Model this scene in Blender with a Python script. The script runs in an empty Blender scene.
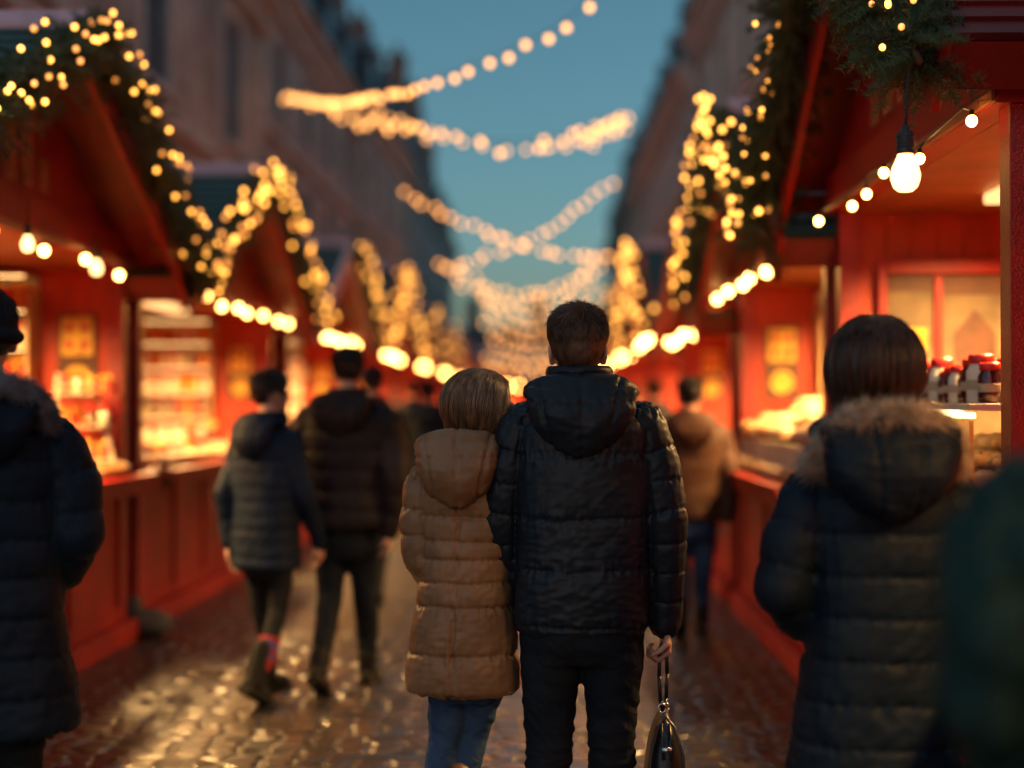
import bpy, bmesh, math, random
import numpy as np
from mathutils import Vector, Matrix, noise

random.seed(7)
RNG = np.random.default_rng(11)
scene = bpy.context.scene
COL = scene.collection
PI = math.pi
F = 1422.2           # focal length in pixels of the 50 mm lens
CAMZ = 1.5
VPX, VPY = 544, 404

def at(px, py, Y):
    """world point seen at that place of the photograph at depth Y"""
    return Vector(((px - VPX) * Y / F, Y, CAMZ - (py - VPY) * Y / F))

# ------------------------------------------------------------------ materials
def newmat(name):
    m = bpy.data.materials.new(name); m.use_nodes = True
    nt = m.node_tree; b = nt.nodes['Principled BSDF']
    return m, nt, b

def mix_noise(nt, c1, c2, scale, detail=4, coord='Object', stretch=None, lo=.35, hi=.65):
    tc = nt.nodes.new('ShaderNodeTexCoord')
    src = tc.outputs[coord]
    if stretch:
        mp = nt.nodes.new('ShaderNodeMapping'); mp.inputs['Scale'].default_value = stretch
        nt.links.new(src, mp.inputs[0]); src = mp.outputs[0]
    n = nt.nodes.new('ShaderNodeTexNoise'); n.inputs['Scale'].default_value = scale
    n.inputs['Detail'].default_value = detail
    nt.links.new(src, n.inputs['Vector'])
    r = nt.nodes.new('ShaderNodeValToRGB')
    r.color_ramp.elements[0].position = lo; r.color_ramp.elements[1].position = hi
    r.color_ramp.elements[0].color = (*c1, 1); r.color_ramp.elements[1].color = (*c2, 1)
    nt.links.new(n.outputs['Fac'], r.inputs[0])
    return r.outputs[0], n.outputs['Fac'], src

def mat(name, c, rough=.5, var=.25, scale=8, bump=.0, bscale=40, metal=0, stretch=None, coat=0, sheen=0, spec=.5, trans=0, sub=None):
    m, nt, b = newmat(name)
    c1 = tuple(x * (1 - var) for x in c); c2 = tuple(min(1, x * (1 + var)) for x in c)
    o, f, src = mix_noise(nt, c1, c2, scale, stretch=stretch)
    nt.links.new(o, b.inputs['Base Color'])
    b.inputs['Metallic'].default_value = metal
    b.inputs['Coat Weight'].default_value = coat
    b.inputs['Sheen Weight'].default_value = sheen
    b.inputs['Specular IOR Level'].default_value = spec
    b.inputs['Transmission Weight'].default_value = trans
    mr = nt.nodes.new('ShaderNodeMapRange')
    mr.inputs['To Min'].default_value = max(0, rough - .12); mr.inputs['To Max'].default_value = min(1, rough + .12)
    nt.links.new(f, mr.inputs['Value']); nt.links.new(mr.outputs[0], b.inputs['Roughness'])
    if bump:
        n2 = nt.nodes.new('ShaderNodeTexNoise'); n2.inputs['Scale'].default_value = bscale; n2.inputs['Detail'].default_value = 5
        nt.links.new(src, n2.inputs['Vector'])
        bp = nt.nodes.new('ShaderNodeBump'); bp.inputs['Strength'].default_value = bump; bp.inputs['Distance'].default_value = .01
        nt.links.new(n2.outputs['Fac'], bp.inputs['Height']); nt.links.new(bp.outputs[0], b.inputs['Normal'])
    return m

def emit(name, c, s, sampling='AUTO'):
    m, nt, b = newmat(name)
    b.inputs['Base Color'].default_value = (.9, .8, .6, 1)
    b.inputs['Emission Color'].default_value = (*c, 1)
    b.inputs['Emission Strength'].default_value = s
    m.cycles.emission_sampling = sampling
    return m

def wood(name, c, rough=.45, plank=0, bump=.25):
    """painted timber: faint grain, board joints, worn tone"""
    m, nt, b = newmat(name)
    o, f, src = mix_noise(nt, tuple(x*.72 for x in c), tuple(min(1, x*1.15) for x in c), 3, detail=8)
    nt.links.new(o, b.inputs['Base Color'])
    mp = nt.nodes.new('ShaderNodeMapping'); mp.inputs['Scale'].default_value = (30, 30, 3)
    nt.links.new(src, mp.inputs[0])
    n2 = nt.nodes.new('ShaderNodeTexNoise'); n2.inputs['Scale'].default_value = 4; n2.inputs['Detail'].default_value = 6
    nt.links.new(mp.outputs[0], n2.inputs['Vector'])
    bp = nt.nodes.new('ShaderNodeBump'); bp.inputs['Strength'].default_value = bump; bp.inputs['Distance'].default_value = .006
    nt.links.new(n2.outputs['Fac'], bp.inputs['Height']); nt.links.new(bp.outputs[0], b.inputs['Normal'])
    mr = nt.nodes.new('ShaderNodeMapRange'); mr.inputs['To Min'].default_value = rough-.12; mr.inputs['To Max'].default_value = rough+.15
    nt.links.new(n2.outputs['Fac'], mr.inputs['Value']); nt.links.new(mr.outputs[0], b.inputs['Roughness'])
    return m

def hammered(name, c):
    m, nt, b = newmat(name)
    o, f, src = mix_noise(nt, tuple(x*.8 for x in c), tuple(x*1.15 for x in c), 6)
    nt.links.new(o, b.inputs['Base Color']); b.inputs['Roughness'].default_value = .3
    v = nt.nodes.new('ShaderNodeTexNoise'); v.inputs['Scale'].default_value = 110; v.inputs['Detail'].default_value = 2
    nt.links.new(src, v.inputs['Vector'])
    bp = nt.nodes.new('ShaderNodeBump'); bp.inputs['Strength'].default_value = .7; bp.inputs['Distance'].default_value = .006
    nt.links.new(v.outputs['Fac'], bp.inputs['Height']); nt.links.new(bp.outputs[0], b.inputs['Normal'])
    return m

def cloth(name, c, rough=.5, sheen=.15, bump=.35, bscale=28, fine=420, spec=.5):
    m, nt, b = newmat(name)
    o, f, src = mix_noise(nt, tuple(x*.75 for x in c), tuple(x*1.25 for x in c), 5, detail=5)
    nt.links.new(o, b.inputs['Base Color'])
    b.inputs['Roughness'].default_value = rough; b.inputs['Sheen Weight'].default_value = 0
    spec = spec*.7
    b.inputs['Specular IOR Level'].default_value = spec
    n1 = nt.nodes.new('ShaderNodeTexNoise'); n1.inputs['Scale'].default_value = bscale; n1.inputs['Detail'].default_value = 3
    n1.inputs['Distortion'].default_value = 1.2
    n2 = nt.nodes.new('ShaderNodeTexNoise'); n2.inputs['Scale'].default_value = fine; n2.inputs['Detail'].default_value = 1
    nt.links.new(src, n1.inputs['Vector']); nt.links.new(src, n2.inputs['Vector'])
    b1 = nt.nodes.new('ShaderNodeBump'); b1.inputs['Strength'].default_value = bump; b1.inputs['Distance'].default_value = .012
    b2 = nt.nodes.new('ShaderNodeBump'); b2.inputs['Strength'].default_value = .15; b2.inputs['Distance'].default_value = .002
    nt.links.new(n1.outputs['Fac'], b1.inputs['Height']); nt.links.new(n2.outputs['Fac'], b2.inputs['Height'])
    nt.links.new(b1.outputs[0], b2.inputs['Normal']); nt.links.new(b2.outputs[0], b.inputs['Normal'])
    return m

def cobble_mat():
    m, nt, b = newmat('wet_cobbles')
    N = nt.nodes; Lk = nt.links.new
    tc = N.new('ShaderNodeTexCoord')
    mp = N.new('ShaderNodeMapping'); mp.inputs['Scale'].default_value = (7.2, 8.6, 1)
    Lk(tc.outputs['Object'], mp.inputs[0])
    nz = N.new('ShaderNodeTexNoise'); nz.inputs['Scale'].default_value = .6
    Lk(mp.outputs[0], nz.inputs['Vector'])
    vm = N.new('ShaderNodeVectorMath'); vm.operation = 'MULTIPLY_ADD'
    Lk(nz.outputs['Color'], vm.inputs[0]); vm.inputs[1].default_value = (.7, .7, 0); Lk(mp.outputs[0], vm.inputs[2])
    v = N.new('ShaderNodeTexVoronoi'); v.feature = 'DISTANCE_TO_EDGE'; v.inputs['Scale'].default_value = 1; v.inputs['Randomness'].default_value = .55
    v2 = N.new('ShaderNodeTexVoronoi'); v2.feature = 'F1'; v2.inputs['Scale'].default_value = 1; v2.inputs['Randomness'].default_value = .55
    Lk(vm.outputs[0], v.inputs['Vector']); Lk(vm.outputs[0], v2.inputs['Vector'])
    ss = N.new('ShaderNodeMapRange'); ss.interpolation_type = 'SMOOTHSTEP'
    ss.inputs['From Min'].default_value = .0; ss.inputs['From Max'].default_value = .28
    Lk(v.outputs['Distance'], ss.inputs['Value'])
    # stone tone per cell
    cr = N.new('ShaderNodeValToRGB'); cr.color_ramp.elements[0].color = (.014, .008, .0045, 1); cr.color_ramp.elements[1].color = (.064, .032, .014, 1)
    sp = N.new('ShaderNodeSeparateColor'); Lk(v2.outputs['Color'], sp.inputs[0]); Lk(sp.outputs[0], cr.inputs[0])
    mx = N.new('ShaderNodeMix'); mx.data_type = 'RGBA'; mx.inputs['A'].default_value = (.018, .016, .014, 1)
    Lk(ss.outputs[0], mx.inputs['Factor']); Lk(cr.outputs[0], mx.inputs['B']); Lk(mx.outputs['Result'], b.inputs['Base Color'])
    # wetness
    wn = N.new('ShaderNodeTexNoise'); wn.inputs['Scale'].default_value = .9; wn.inputs['Detail'].default_value = 6
    Lk(tc.outputs['Object'], wn.inputs['Vector'])
    rr = N.new('ShaderNodeMapRange'); rr.inputs['From Min'].default_value = .38; rr.inputs['From Max'].default_value = .62
    rr.inputs['To Min'].default_value = .27; rr.inputs['To Max'].default_value = .40
    Lk(wn.outputs['Fac'], rr.inputs['Value']); Lk(rr.outputs[0], b.inputs['Roughness'])
    b.inputs['Specular IOR Level'].default_value = .75; b.inputs['Coat Weight'].default_value = .15; b.inputs['Coat Roughness'].default_value = .18
    sn = N.new('ShaderNodeTexNoise'); sn.inputs['Scale'].default_value = 34; sn.inputs['Detail'].default_value = 3
    Lk(tc.outputs['Object'], sn.inputs['Vector'])
    ad = N.new('ShaderNodeMath'); ad.operation = 'MULTIPLY_ADD'; Lk(sn.outputs['Fac'], ad.inputs[0]); ad.inputs[1].default_value = .10; Lk(ss.outputs[0], ad.inputs[2])
    t2 = N.new('ShaderNodeMath'); t2.operation = 'MULTIPLY_ADD'; Lk(sp.outputs[1], t2.inputs[0]); t2.inputs[1].default_value = .22; Lk(ad.outputs[0], t2.inputs[2])
    bp = N.new('ShaderNodeBump'); bp.inputs['Strength'].default_value = .9; bp.inputs['Distance'].default_value = .016
    Lk(t2.outputs[0], bp.inputs['Height']); Lk(bp.outputs[0], b.inputs['Normal']); Lk(bp.outputs[0], b.inputs['Coat Normal'])
    return m

def stone_mat(name, c):
    m, nt, b = newmat(name)
    N = nt.nodes; Lk = nt.links.new
    tc = N.new('ShaderNodeTexCoord')
    sx = N.new('ShaderNodeSeparateXYZ'); Lk(tc.outputs['Object'], sx.inputs[0])
    cx = N.new('ShaderNodeCombineXYZ'); Lk(sx.outputs['Y'], cx.inputs['X']); Lk(sx.outputs['Z'], cx.inputs['Y'])
    br = N.new('ShaderNodeTexBrick'); br.inputs['Scale'].default_value = 1; br.inputs['Brick Width'].default_value = .9; br.inputs['Row Height'].default_value = .38
    br.inputs['Mortar Size'].default_value = .012
    br.inputs['Color1'].default_value = (*[x*.85 for x in c], 1); br.inputs['Color2'].default_value = (*[x*1.12 for x in c], 1)
    br.inputs['Mortar'].default_value = (*[x*.6 for x in c], 1)
    Lk(cx.outputs[0], br.inputs['Vector'])
    n = N.new('ShaderNodeTexNoise'); n.inputs['Scale'].default_value = .35; n.inputs['Detail'].default_value = 8
    Lk(tc.outputs['Object'], n.inputs['Vector'])
    rp = N.new('ShaderNodeValToRGB'); rp.color_ramp.elements[0].position = .35; rp.color_ramp.elements[1].position = .65
    rp.color_ramp.elements[0].color = (.55, .55, .57, 1); rp.color_ramp.elements[1].color = (1, .98, .95, 1)
    Lk(n.outputs['Fac'], rp.inputs[0])
    mx = N.new('ShaderNodeMix'); mx.data_type = 'RGBA'; mx.blend_type = 'MULTIPLY'; mx.inputs['Factor'].default_value = 1
    Lk(br.outputs['Color'], mx.inputs['A']); Lk(rp.outputs[0], mx.inputs['B']); Lk(mx.outputs['Result'], b.inputs['Base Color'])
    b.inputs['Roughness'].default_value = .85
    bp = N.new('ShaderNodeBump'); bp.inputs['Strength'].default_value = .4; bp.inputs['Distance'].default_value = .02
    Lk(br.outputs['Fac'], bp.inputs['Height']); bp.invert = True; Lk(bp.outputs[0], b.inputs['Normal'])
    return m

RED = (.35, .013, .006)
M = {}
M['red'] = wood('red_painted_wood', RED)
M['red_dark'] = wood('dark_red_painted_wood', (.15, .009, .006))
M['red_post'] = hammered('glossy_red_paint', (.34, .02, .012))
M['trim'] = wood('orange_wood_trim', (.48, .17, .06))
M['inner'] = wood('inner_boards', (.50, .045, .012))  # outer red made lighter, putting the lit interior into the colour
M['ceiling'] = wood('varnished_boards', (.38, .14, .05))
M['pine'] = wood('pine_shelf', (.58, .36, .16))
M['white_wood'] = wood('cream_painted_wood', (.80, .68, .46))
M['shingle'] = mat('green_shingles', (.014, .055, .048), .65, .35, 6, .3, 60)
M['ridge'] = mat('frosted_ridge', (.62, .34, .36), .6, .15, 4, .2, 30)
M['snow'] = mat('frosted_edge', (.72, .70, .74), .7, .1, 4, .3, 30)
M['needle'] = mat('pine_needles', (.040, .078, .020), .38, .45, 7)
M['twig'] = mat('pine_twigs', (.10, .06, .03), .8)
M['cord'] = mat('black_cord', (.012, .012, .012), .5)
M['socket'] = mat('bulb_socket', (.02, .018, .016), .35, .2, 30, .2, 90)
M['gold'] = mat('gold_card', (.75, .42, .06), .35, .25, 10, metal=.3)
M['brown_card'] = mat('brown_board', (.10, .04, .02), .6)
M['cream'] = mat('cream_paper', (.50, .40, .25), .7, .12, 9)
M['cobbles'] = cobble_mat()
M['stoneL'] = stone_mat('limestone', (.58, .54, .46))
M['stoneR'] = stone_mat('limestone_grey', (.54, .52, .47))
M['trimstone'] = mat('stone_trim', (.62, .56, .50), .8, .2, 2, .2, 12)
M['slate'] = mat('slate_roof', (.045, .060, .072), .55, .3, 5, .3, 14)
M['frame'] = mat('window_paint', (.26, .34, .40), .5)
M['pane'] = mat('window_glass', (.012, .020, .028), .3, .2, 2, spec=.3)
M['brick'] = mat('chimney_brick', (.12, .075, .06), .85, .3, 4, .3, 20)
M['skin'] = mat('skin', (.52, .27, .18), .5, .12, 20, .1, 120)
M['denim_dark'] = cloth('black_denim', (.011, .013, .017), .75, .1, .5, 22, 600, .12)
M['denim_blue'] = cloth('blue_denim', (.030, .060, .125), .75, .2, .5, 22, 600, .12)
M['puffer_black'] = cloth('black_puffer', (.008, .012, .018), .46, .08, .16, 14, 420, .34)
M['puffer_tan'] = cloth('tan_puffer', (.22, .108, .050), .42, .1, .16, 14, 420, .45)
M['puffer_navy'] = cloth('navy_puffer', (.006, .012, .021), .56, .08, .16, 14, 420, .2)
M['puffer_blue'] = cloth('blue_grey_puffer', (.010, .018, .036), .62, .08, .16, 14, 420, .2)
M['puffer_brown'] = cloth('dark_brown_puffer', (.020, .014, .014), .6, .08, .16, 14, 420, .2)
M['coat_green'] = cloth('dark_green_fleece', (.003, .025, .020), .8, .3, .5, 40)
M['coat_ochre'] = cloth('ochre_jacket', (.045, .014, .004), .7, .2, .4, 20)
M['wool'] = cloth('black_wool', (.006, .007, .009), .9, .3, .6, 120)
M['boot'] = mat('boot_leather', (.010, .009, .008), .65, .2, 12, .2, 60, spec=.15)
M['boot_brown'] = mat('brown_boot', (.12, .05, .022), .5, .2, 12, .2, 60)
M['leather'] = mat('black_leather', (.010, .010, .011), .32, .2, 20, .25, 160)
M['steel'] = mat('buckle_metal', (.7, .66, .6), .25, .1, 20, metal=1)
M['hair_brown'] = mat('brown_hair', (.11, .052, .026), .33, .5, 30, stretch=(1, 1, .35))
M['hair_light'] = mat('light_brown_hair', (.22, .105, .046), .34, .5, 60, stretch=(1, 1, .05))
M['hair_dark'] = mat('dark_brown_hair', (.055, .024, .013), .36, .6, 75, stretch=(1, 1, .05))
M['hair_black'] = mat('black_hair', (.014, .009, .007), .4, .4, 30, stretch=(1, 1, .35))
M['fur'] = mat('fur_trim', (.40, .30, .22), .8, .45, 25)
M['fur_grey'] = mat('grey_fur', (.20, .19, .19), .8, .45, 25)
M['stripe_red'] = mat('red_knit', (.24, .012, .012), .9, .3, 30, .5, 90)
M['stripe_blue'] = mat('blue_knit', (.03, .05, .22), .9, .3, 30, .5, 90)
M['eye'] = mat('eye', (.03, .02, .015), .1)
M['red_lid'] = mat('red_lid', (.60, .02, .012), .35)
M['jam'] = mat('dark_jam', (.07, .012, .008), .12, .4, 15, spec=.7)
M['honey'] = mat('honey_jar', (.60, .25, .03), .15, .3, 12, spec=.7)
M['white_tin'] = mat('cream_tin', (.85, .74, .55), .4, .15, 10)
M['green_box'] = mat('green_paper', (.03, .14, .07), .5)
M['red_box'] = mat('red_paper', (.50, .03, .02), .5)
M['bread'] = mat('baked_bread', (.48, .22, .07), .6, .45, 14, .5, 30)
M['cookie'] = mat('gingerbread', (.30, .13, .045), .7, .35, 14, .4, 40)
M['sugar'] = mat('sugared_pastry', (.55, .36, .19), .7, .25, 14, .4, 40)
M['sack'] = mat('grey_sacking', (.06, .055, .05), .9, .3, 14, .5, 50)
M['glass'] = mat('display_glass', (.95, .97, .97), .12, 0, 1, trans=1)
M['glass'].node_tree.nodes['Principled BSDF'].inputs['IOR'].default_value = 1.03
M['lamp'] = emit('lamp_panel', (1, .60, .22), 1.6)  # glow of the added ceiling panels
M['led'] = emit('led_strip', (1, .66, .28), 10)
M['shelf_led'] = emit('shelf_lamp', (1, .60, .22), 6)  # glow of strips added to brighten the shelf goods
M['globe'] = emit('globe_bulb', (1, .50, .12), 25)
M['globe_far'] = emit('globe_bulb_far', (1, .46, .11), 30)
M['hero_bulb'] = emit('frosted_bulb_glow', (1, .60, .21), 4.2)

# ------------------------------------------------------------------ mesh helpers
class MB:
    def __init__(s): s.v = []; s.f = []
    def add(s, vs, fs):
        o = len(s.v); s.v += [tuple(p) for p in vs]; s.f += [tuple(i + o for i in f) for f in fs]
    def box(s, x0, x1, y0, y1, z0, z1, mtx=None):
        vs = [Vector(p) for p in ((x0,y0,z0),(x1,y0,z0),(x1,y1,z0),(x0,y1,z0),(x0,y0,z1),(x1,y0,z1),(x1,y1,z1),(x0,y1,z1))]
        if mtx is not None: vs = [mtx @ p for p in vs]
        s.add(vs, [(0,3,2,1),(4,5,6,7),(0,1,5,4),(1,2,6,5),(2,3,7,6),(3,0,4,7)])
    def prism(s, poly, a, b, fn):
        """poly of 2-D points swept from a to b, fn(p, q, t) -> point"""
        n = len(poly)
        s.add([fn(p[0], p[1], a) for p in poly] + [fn(p[0], p[1], b) for p in poly],
              [tuple(range(n))[::-1], tuple(range(n, 2*n))] + [(i, (i+1) % n, n+(i+1) % n, n+i) for i in range(n)])
    def tube(s, pts, rad, n=8, cap=True):
        pts = [Vector(p) for p in pts]
        if not hasattr(rad, '__len__'): rad = [rad]*len(pts)
        rings = []; up = None
        for i, p in enumerate(pts):
            d = (pts[min(i+1, len(pts)-1)] - pts[max(i-1, 0)])
            if d.length < 1e-9: d = Vector((0,0,1))
            d.normalize()
            if up is None: up = Vector((1,0,0)) if abs(d.x) < .8 else Vector((0,1,0))
            a = d.cross(up); a.normalize(); bb = a.cross(d); bb.normalize(); up = bb
            rings.append([p + (a*math.cos(2*PI*k/n) + bb*math.sin(2*PI*k/n))*rad[i] for k in range(n)])
        vs = [q for r in rings for q in r]; fs = []
        for i in range(len(pts)-1):
            for k in range(n):
                fs.append((i*n+k, i*n+(k+1) % n, (i+1)*n+(k+1) % n, (i+1)*n+k))
        if cap: fs += [tuple(range(n))[::-1], tuple((len(pts)-1)*n+k for k in range(n))]
        s.add(vs, fs)
    def lathe(s, prof, n=20, c=(0,0,0)):
        vs = [(c[0]+r*math.cos(2*PI*k/n), c[1]+r*math.sin(2*PI*k/n), c[2]+z) for r, z in prof for k in range(n)]
        fs = []
        for i in range(len(prof)-1):
            for k in range(n):
                fs.append((i*n+k, i*n+(k+1) % n, (i+1)*n+(k+1) % n, (i+1)*n+k))
        fs += [tuple(range(n))[::-1], tuple((len(prof)-1)*n+k for k in range(n))]
        s.add(vs, fs)
    def ell(s, c, r, mtx=None, nu=18, nv=12):
        c = Vector(c); vs = []
        for j in range(1, nv):
            for k in range(nu):
                t = PI*j/nv; a = 2*PI*k/nu
                p = Vector((r[0]*math.sin(t)*math.cos(a), r[1]*math.sin(t)*math.sin(a), r[2]*math.cos(t)))
                if mtx is not None: p = mtx @ p
                vs.append(c+p)
        tp = Vector((0,0,r[2])); bt = -tp
        if mtx is not None: tp = mtx @ tp; bt = mtx @ bt
        vs += [c+tp, c+bt]; T = len(vs)-2; B = len(vs)-1; fs = []
        for k in range(nu):
            fs.append((T, k, (k+1) % nu)); fs.append((B, (nv-2)*nu+(k+1) % nu, (nv-2)*nu+k))
            for j in range(nv-2):
                fs.append((j*nu+k, (j+1)*nu+k, (j+1)*nu+(k+1) % nu, j*nu+(k+1) % nu))
        s.add(vs, fs)
    def chain(s, pts, rad, n=14):
        """tapered limb with round ends and joints"""
        P = [Vector(p) for p in pts]; s.tube(P, rad, n)
        for p, r in zip(P, rad): s.ell(p, (r*.995,)*3, nu=n, nv=8)
    def loft(s, rings, n=28, e=2.3):
        """rings: (z, cx, cy, rx, ry), rounded-box cross-section"""
        vs = []
        for z, cx, cy, rx, ry in rings:
            for k in range(n):
                a = 2*PI*k/n; ca, sa = math.cos(a), math.sin(a)
                vs.append((cx + rx*math.copysign(abs(ca)**(2/e), ca), cy + ry*math.copysign(abs(sa)**(2/e), sa), z))
        fs = [(i*n+k, i*n+(k+1) % n, (i+1)*n+(k+1) % n, (i+1)*n+k) for i in range(len(rings)-1) for k in range(n)]
        fs += [tuple(range(n))[::-1], tuple((len(rings)-1)*n+k for k in range(n))]
        s.add(vs, fs)
    def mesh(s, name, m, smooth=False, fix=True):
        me = bpy.data.meshes.new(name); me.from_pydata([tuple(v) for v in s.v], [], s.f); me.update()
        if fix:
            bm = bmesh.new(); bm.from_mesh(me); bmesh.ops.recalc_face_normals(bm, faces=bm.faces); bm.to_mesh(me); bm.free()
        if m: me.materials.append(m)
        if smooth: me.shade_smooth()
        return me

def link(name, me, parent=None, loc=None):
    o = bpy.data.objects.new(name, me); COL.objects.link(o)
    if parent is not None: o.parent = parent
    if loc is not None: o.location = loc
    return o

def obj(name, mb, m, parent=None, smooth=False, loc=None, bevel=0):
    o = link(name, mb.mesh(name, m, smooth), parent, loc)
    if bevel:
        bv = o.modifiers.new('bevel', 'BEVEL'); bv.width = bevel; bv.segments = 2; bv.limit_method = 'ANGLE'
    return o

def tag(o, label=None, cat=None, group=None, kind=None):
    if label: o['label'] = label
    if cat: o['category'] = cat
    if group: o['group'] = group
    if kind: o['kind'] = kind
    return o

def empty(name, loc=(0,0,0), rz=0, **k):
    o = bpy.data.objects.new(name, None); COL.objects.link(o); o.empty_display_size = .1
    o.location = loc; o.rotation_euler = (0,0,rz); tag(o, **k); return o

def copy_tree(o, parent=None):
    c = o.copy(); COL.objects.link(c)
    if parent is not None: c.parent = parent
    for ch in list(o.children): copy_tree(ch, c)
    return c

def npmesh(name, V, Fc, m, smooth=False):
    """fast mesh from numpy: V (n,3), Fc (k,3 or 4)"""
    me = bpy.data.meshes.new(name)
    k = Fc.shape[1]
    me.vertices.add(len(V)); me.vertices.foreach_set('co', V.astype(np.float32).ravel())
    me.loops.add(Fc.size); me.loops.foreach_set('vertex_index', Fc.astype(np.int32).ravel())
    me.polygons.add(len(Fc)); me.polygons.foreach_set('loop_start', np.arange(0, Fc.size, k, dtype=np.int32))
    me.update(calc_edges=True); me.materials.append(m)
    if smooth: me.shade_smooth()
    return me

def remeshed(mb, name, m, voxel, smooth=3, fac=.5):
    """union of overlapping closed shapes as one continuous skin"""
    tmp = bpy.data.objects.new('tmp', mb.mesh('tmp', None)); COL.objects.link(tmp)
    r = tmp.modifiers.new('r', 'REMESH'); r.mode = 'VOXEL'; r.voxel_size = voxel
    if smooth:
        sm = tmp.modifiers.new('s', 'SMOOTH'); sm.factor = fac; sm.iterations = smooth
    dg = bpy.context.evaluated_depsgraph_get(); dg.update()
    me = bpy.data.meshes.new_from_object(tmp.evaluated_get(dg))
    old = tmp.data; bpy.data.objects.remove(tmp); bpy.data.meshes.remove(old)
    me.name = name; me.materials.clear(); me.materials.append(m); me.shade_smooth()
    return me

def get_vn(me):
    n = len(me.vertices); V = np.empty(n*3); me.vertices.foreach_get('co', V); V = V.reshape(-1, 3)
    N = np.empty(n*3); me.vertices.foreach_get('normal', N); return V, N.reshape(-1, 3)
def set_v(me, V): me.vertices.foreach_set('co', V.astype(np.float32).ravel()); me.update()

def nz(V, scale, off=0):
    s = np.array(scale)*np.ones(3)
    return np.array([noise.noise((p[0]+off, p[1]+off*.7, p[2]-off)) for p in V*s])

# ------------------------------------------------------------------ render, camera, sky
scene.render.engine = 'CYCLES'
cy = scene.cycles
cy.use_denoising = True; cy.denoiser = 'OPENIMAGEDENOISE'; cy.denoising_input_passes = 'RGB_ALBEDO_NORMAL'
cy.use_adaptive_sampling = False
cy.max_bounces = 6; cy.diffuse_bounces = 3; cy.glossy_bounces = 3; cy.transmission_bounces = 4; cy.transparent_max_bounces = 6
cy.sample_clamp_indirect = 4; cy.caustics_reflective = False; cy.caustics_refractive = False
cy.use_light_tree = True
scene.view_settings.view_transform = 'Standard'; scene.view_settings.look = 'None'
scene.view_settings.gamma = 1; scene.view_settings.exposure = 0

cam = bpy.data.cameras.new('camera'); co = bpy.data.objects.new('camera', cam); COL.objects.link(co)
cam.lens = 50; cam.sensor_width = 36; cam.clip_end = 2000; cam.clip_start = .05
co.location = (0, 0, CAMZ)
co.rotation_euler = (math.radians(90) + math.atan(20/F), 0, math.atan(32/F))
cam.dof.use_dof = True; cam.dof.focus_distance = 4.5; cam.dof.aperture_fstop = .74
scene.camera = co

SUN_EL, SUN_ROT = math.radians(5.0), math.radians(200)
w = bpy.data.worlds.new('World'); scene.world = w; w.use_nodes = True
nt = w.node_tree; bg = nt.nodes['Background']
sky = nt.nodes.new('ShaderNodeTexSky'); sky.sky_type = 'NISHITA'; sky.sun_disc = False
sky.sun_elevation = SUN_EL; sky.sun_rotation = SUN_ROT; sky.air_density = 1.0; sky.dust_density = .6; sky.ozone_density = 3.0
hs = nt.nodes.new('ShaderNodeHueSaturation'); hs.inputs['Saturation'].default_value = .98; hs.inputs['Hue'].default_value = .475
nt.links.new(sky.outputs[0], hs.inputs['Color']); nt.links.new(hs.outputs[0], bg.inputs[0]); bg.inputs[1].default_value = .11
sl = bpy.data.lights.new('sun', 'SUN'); sl.energy = 0.9; sl.angle = math.radians(160); sl.color = (.54, .77, 1)  # wide soft light from overhead, added as dusk sky fill on the facades
so = bpy.data.objects.new('sun', sl); COL.objects.link(so); so.rotation_euler = (math.radians(22), 0, math.radians(10)); so.location = (0, -5, 20)

# ------------------------------------------------------------------ ground
g = MB(); g.box(-400, 400, -60, 900, -.3, 0)
tag(obj('ground', g, M['cobbles']), kind='structure')

# ------------------------------------------------------------------ garlands and lights
def needles(P, D, L, W, name, m):
    """thin three-sided spikes: base points P, directions D, lengths L, widths W"""
    n = len(P); D = D/np.linalg.norm(D, axis=1, keepdims=True)
    up = np.where(np.abs(D[:, 2:3]) < .9, np.array([[0, 0, 1.]]), np.array([[1., 0, 0]]))
    A = np.cross(D, up); A /= np.linalg.norm(A, axis=1, keepdims=True); B = np.cross(D, A)
    W = W.reshape(-1, 1); L = L.reshape(-1, 1)
    v0 = P + A*W; v1 = P - A*W*.5 + B*W*.87; v2 = P - A*W*.5 - B*W*.87; v3 = P + D*L
    V = np.stack([v0, v1, v2, v3], 1).reshape(-1, 3)
    b = np.arange(n)[:, None]*4
    Fc = np.concatenate([b+[0, 1, 3], b+[1, 2, 3], b+[2, 0, 3]], 0)
    return npmesh(name, V, Fc, m)

BULB_MESH = {}; DIM = {}
def bulb_mesh(r, m, shape='globe'):
    k = (round(r, 4), m.name, shape)
    if k not in BULB_MESH:
        b = MB()
        if shape == 'globe':
            b.ell((0, 0, 0), (r, r, r*1.08), nu=14, nv=9)
        BULB_MESH[k] = b.mesh('bulb', m, True)
    return BULB_MESH[k]

def resample(pts, step):
    P = [Vector(p) for p in pts]; out = [P[0].copy()]; acc = 0
    d = [0]
    for a, b in zip(P, P[1:]): d.append(d[-1] + (b-a).length)
    n = max(2, int(d[-1]/step)+1); out = []
    for i in range(n):
        t = d[-1]*i/(n-1); k = 0
        while k < len(P)-2 and d[k+1] < t: k += 1
        f = (t-d[k])/max(1e-9, d[k+1]-d[k]); out.append(P[k].lerp(P[k+1], f))
    return out

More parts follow.
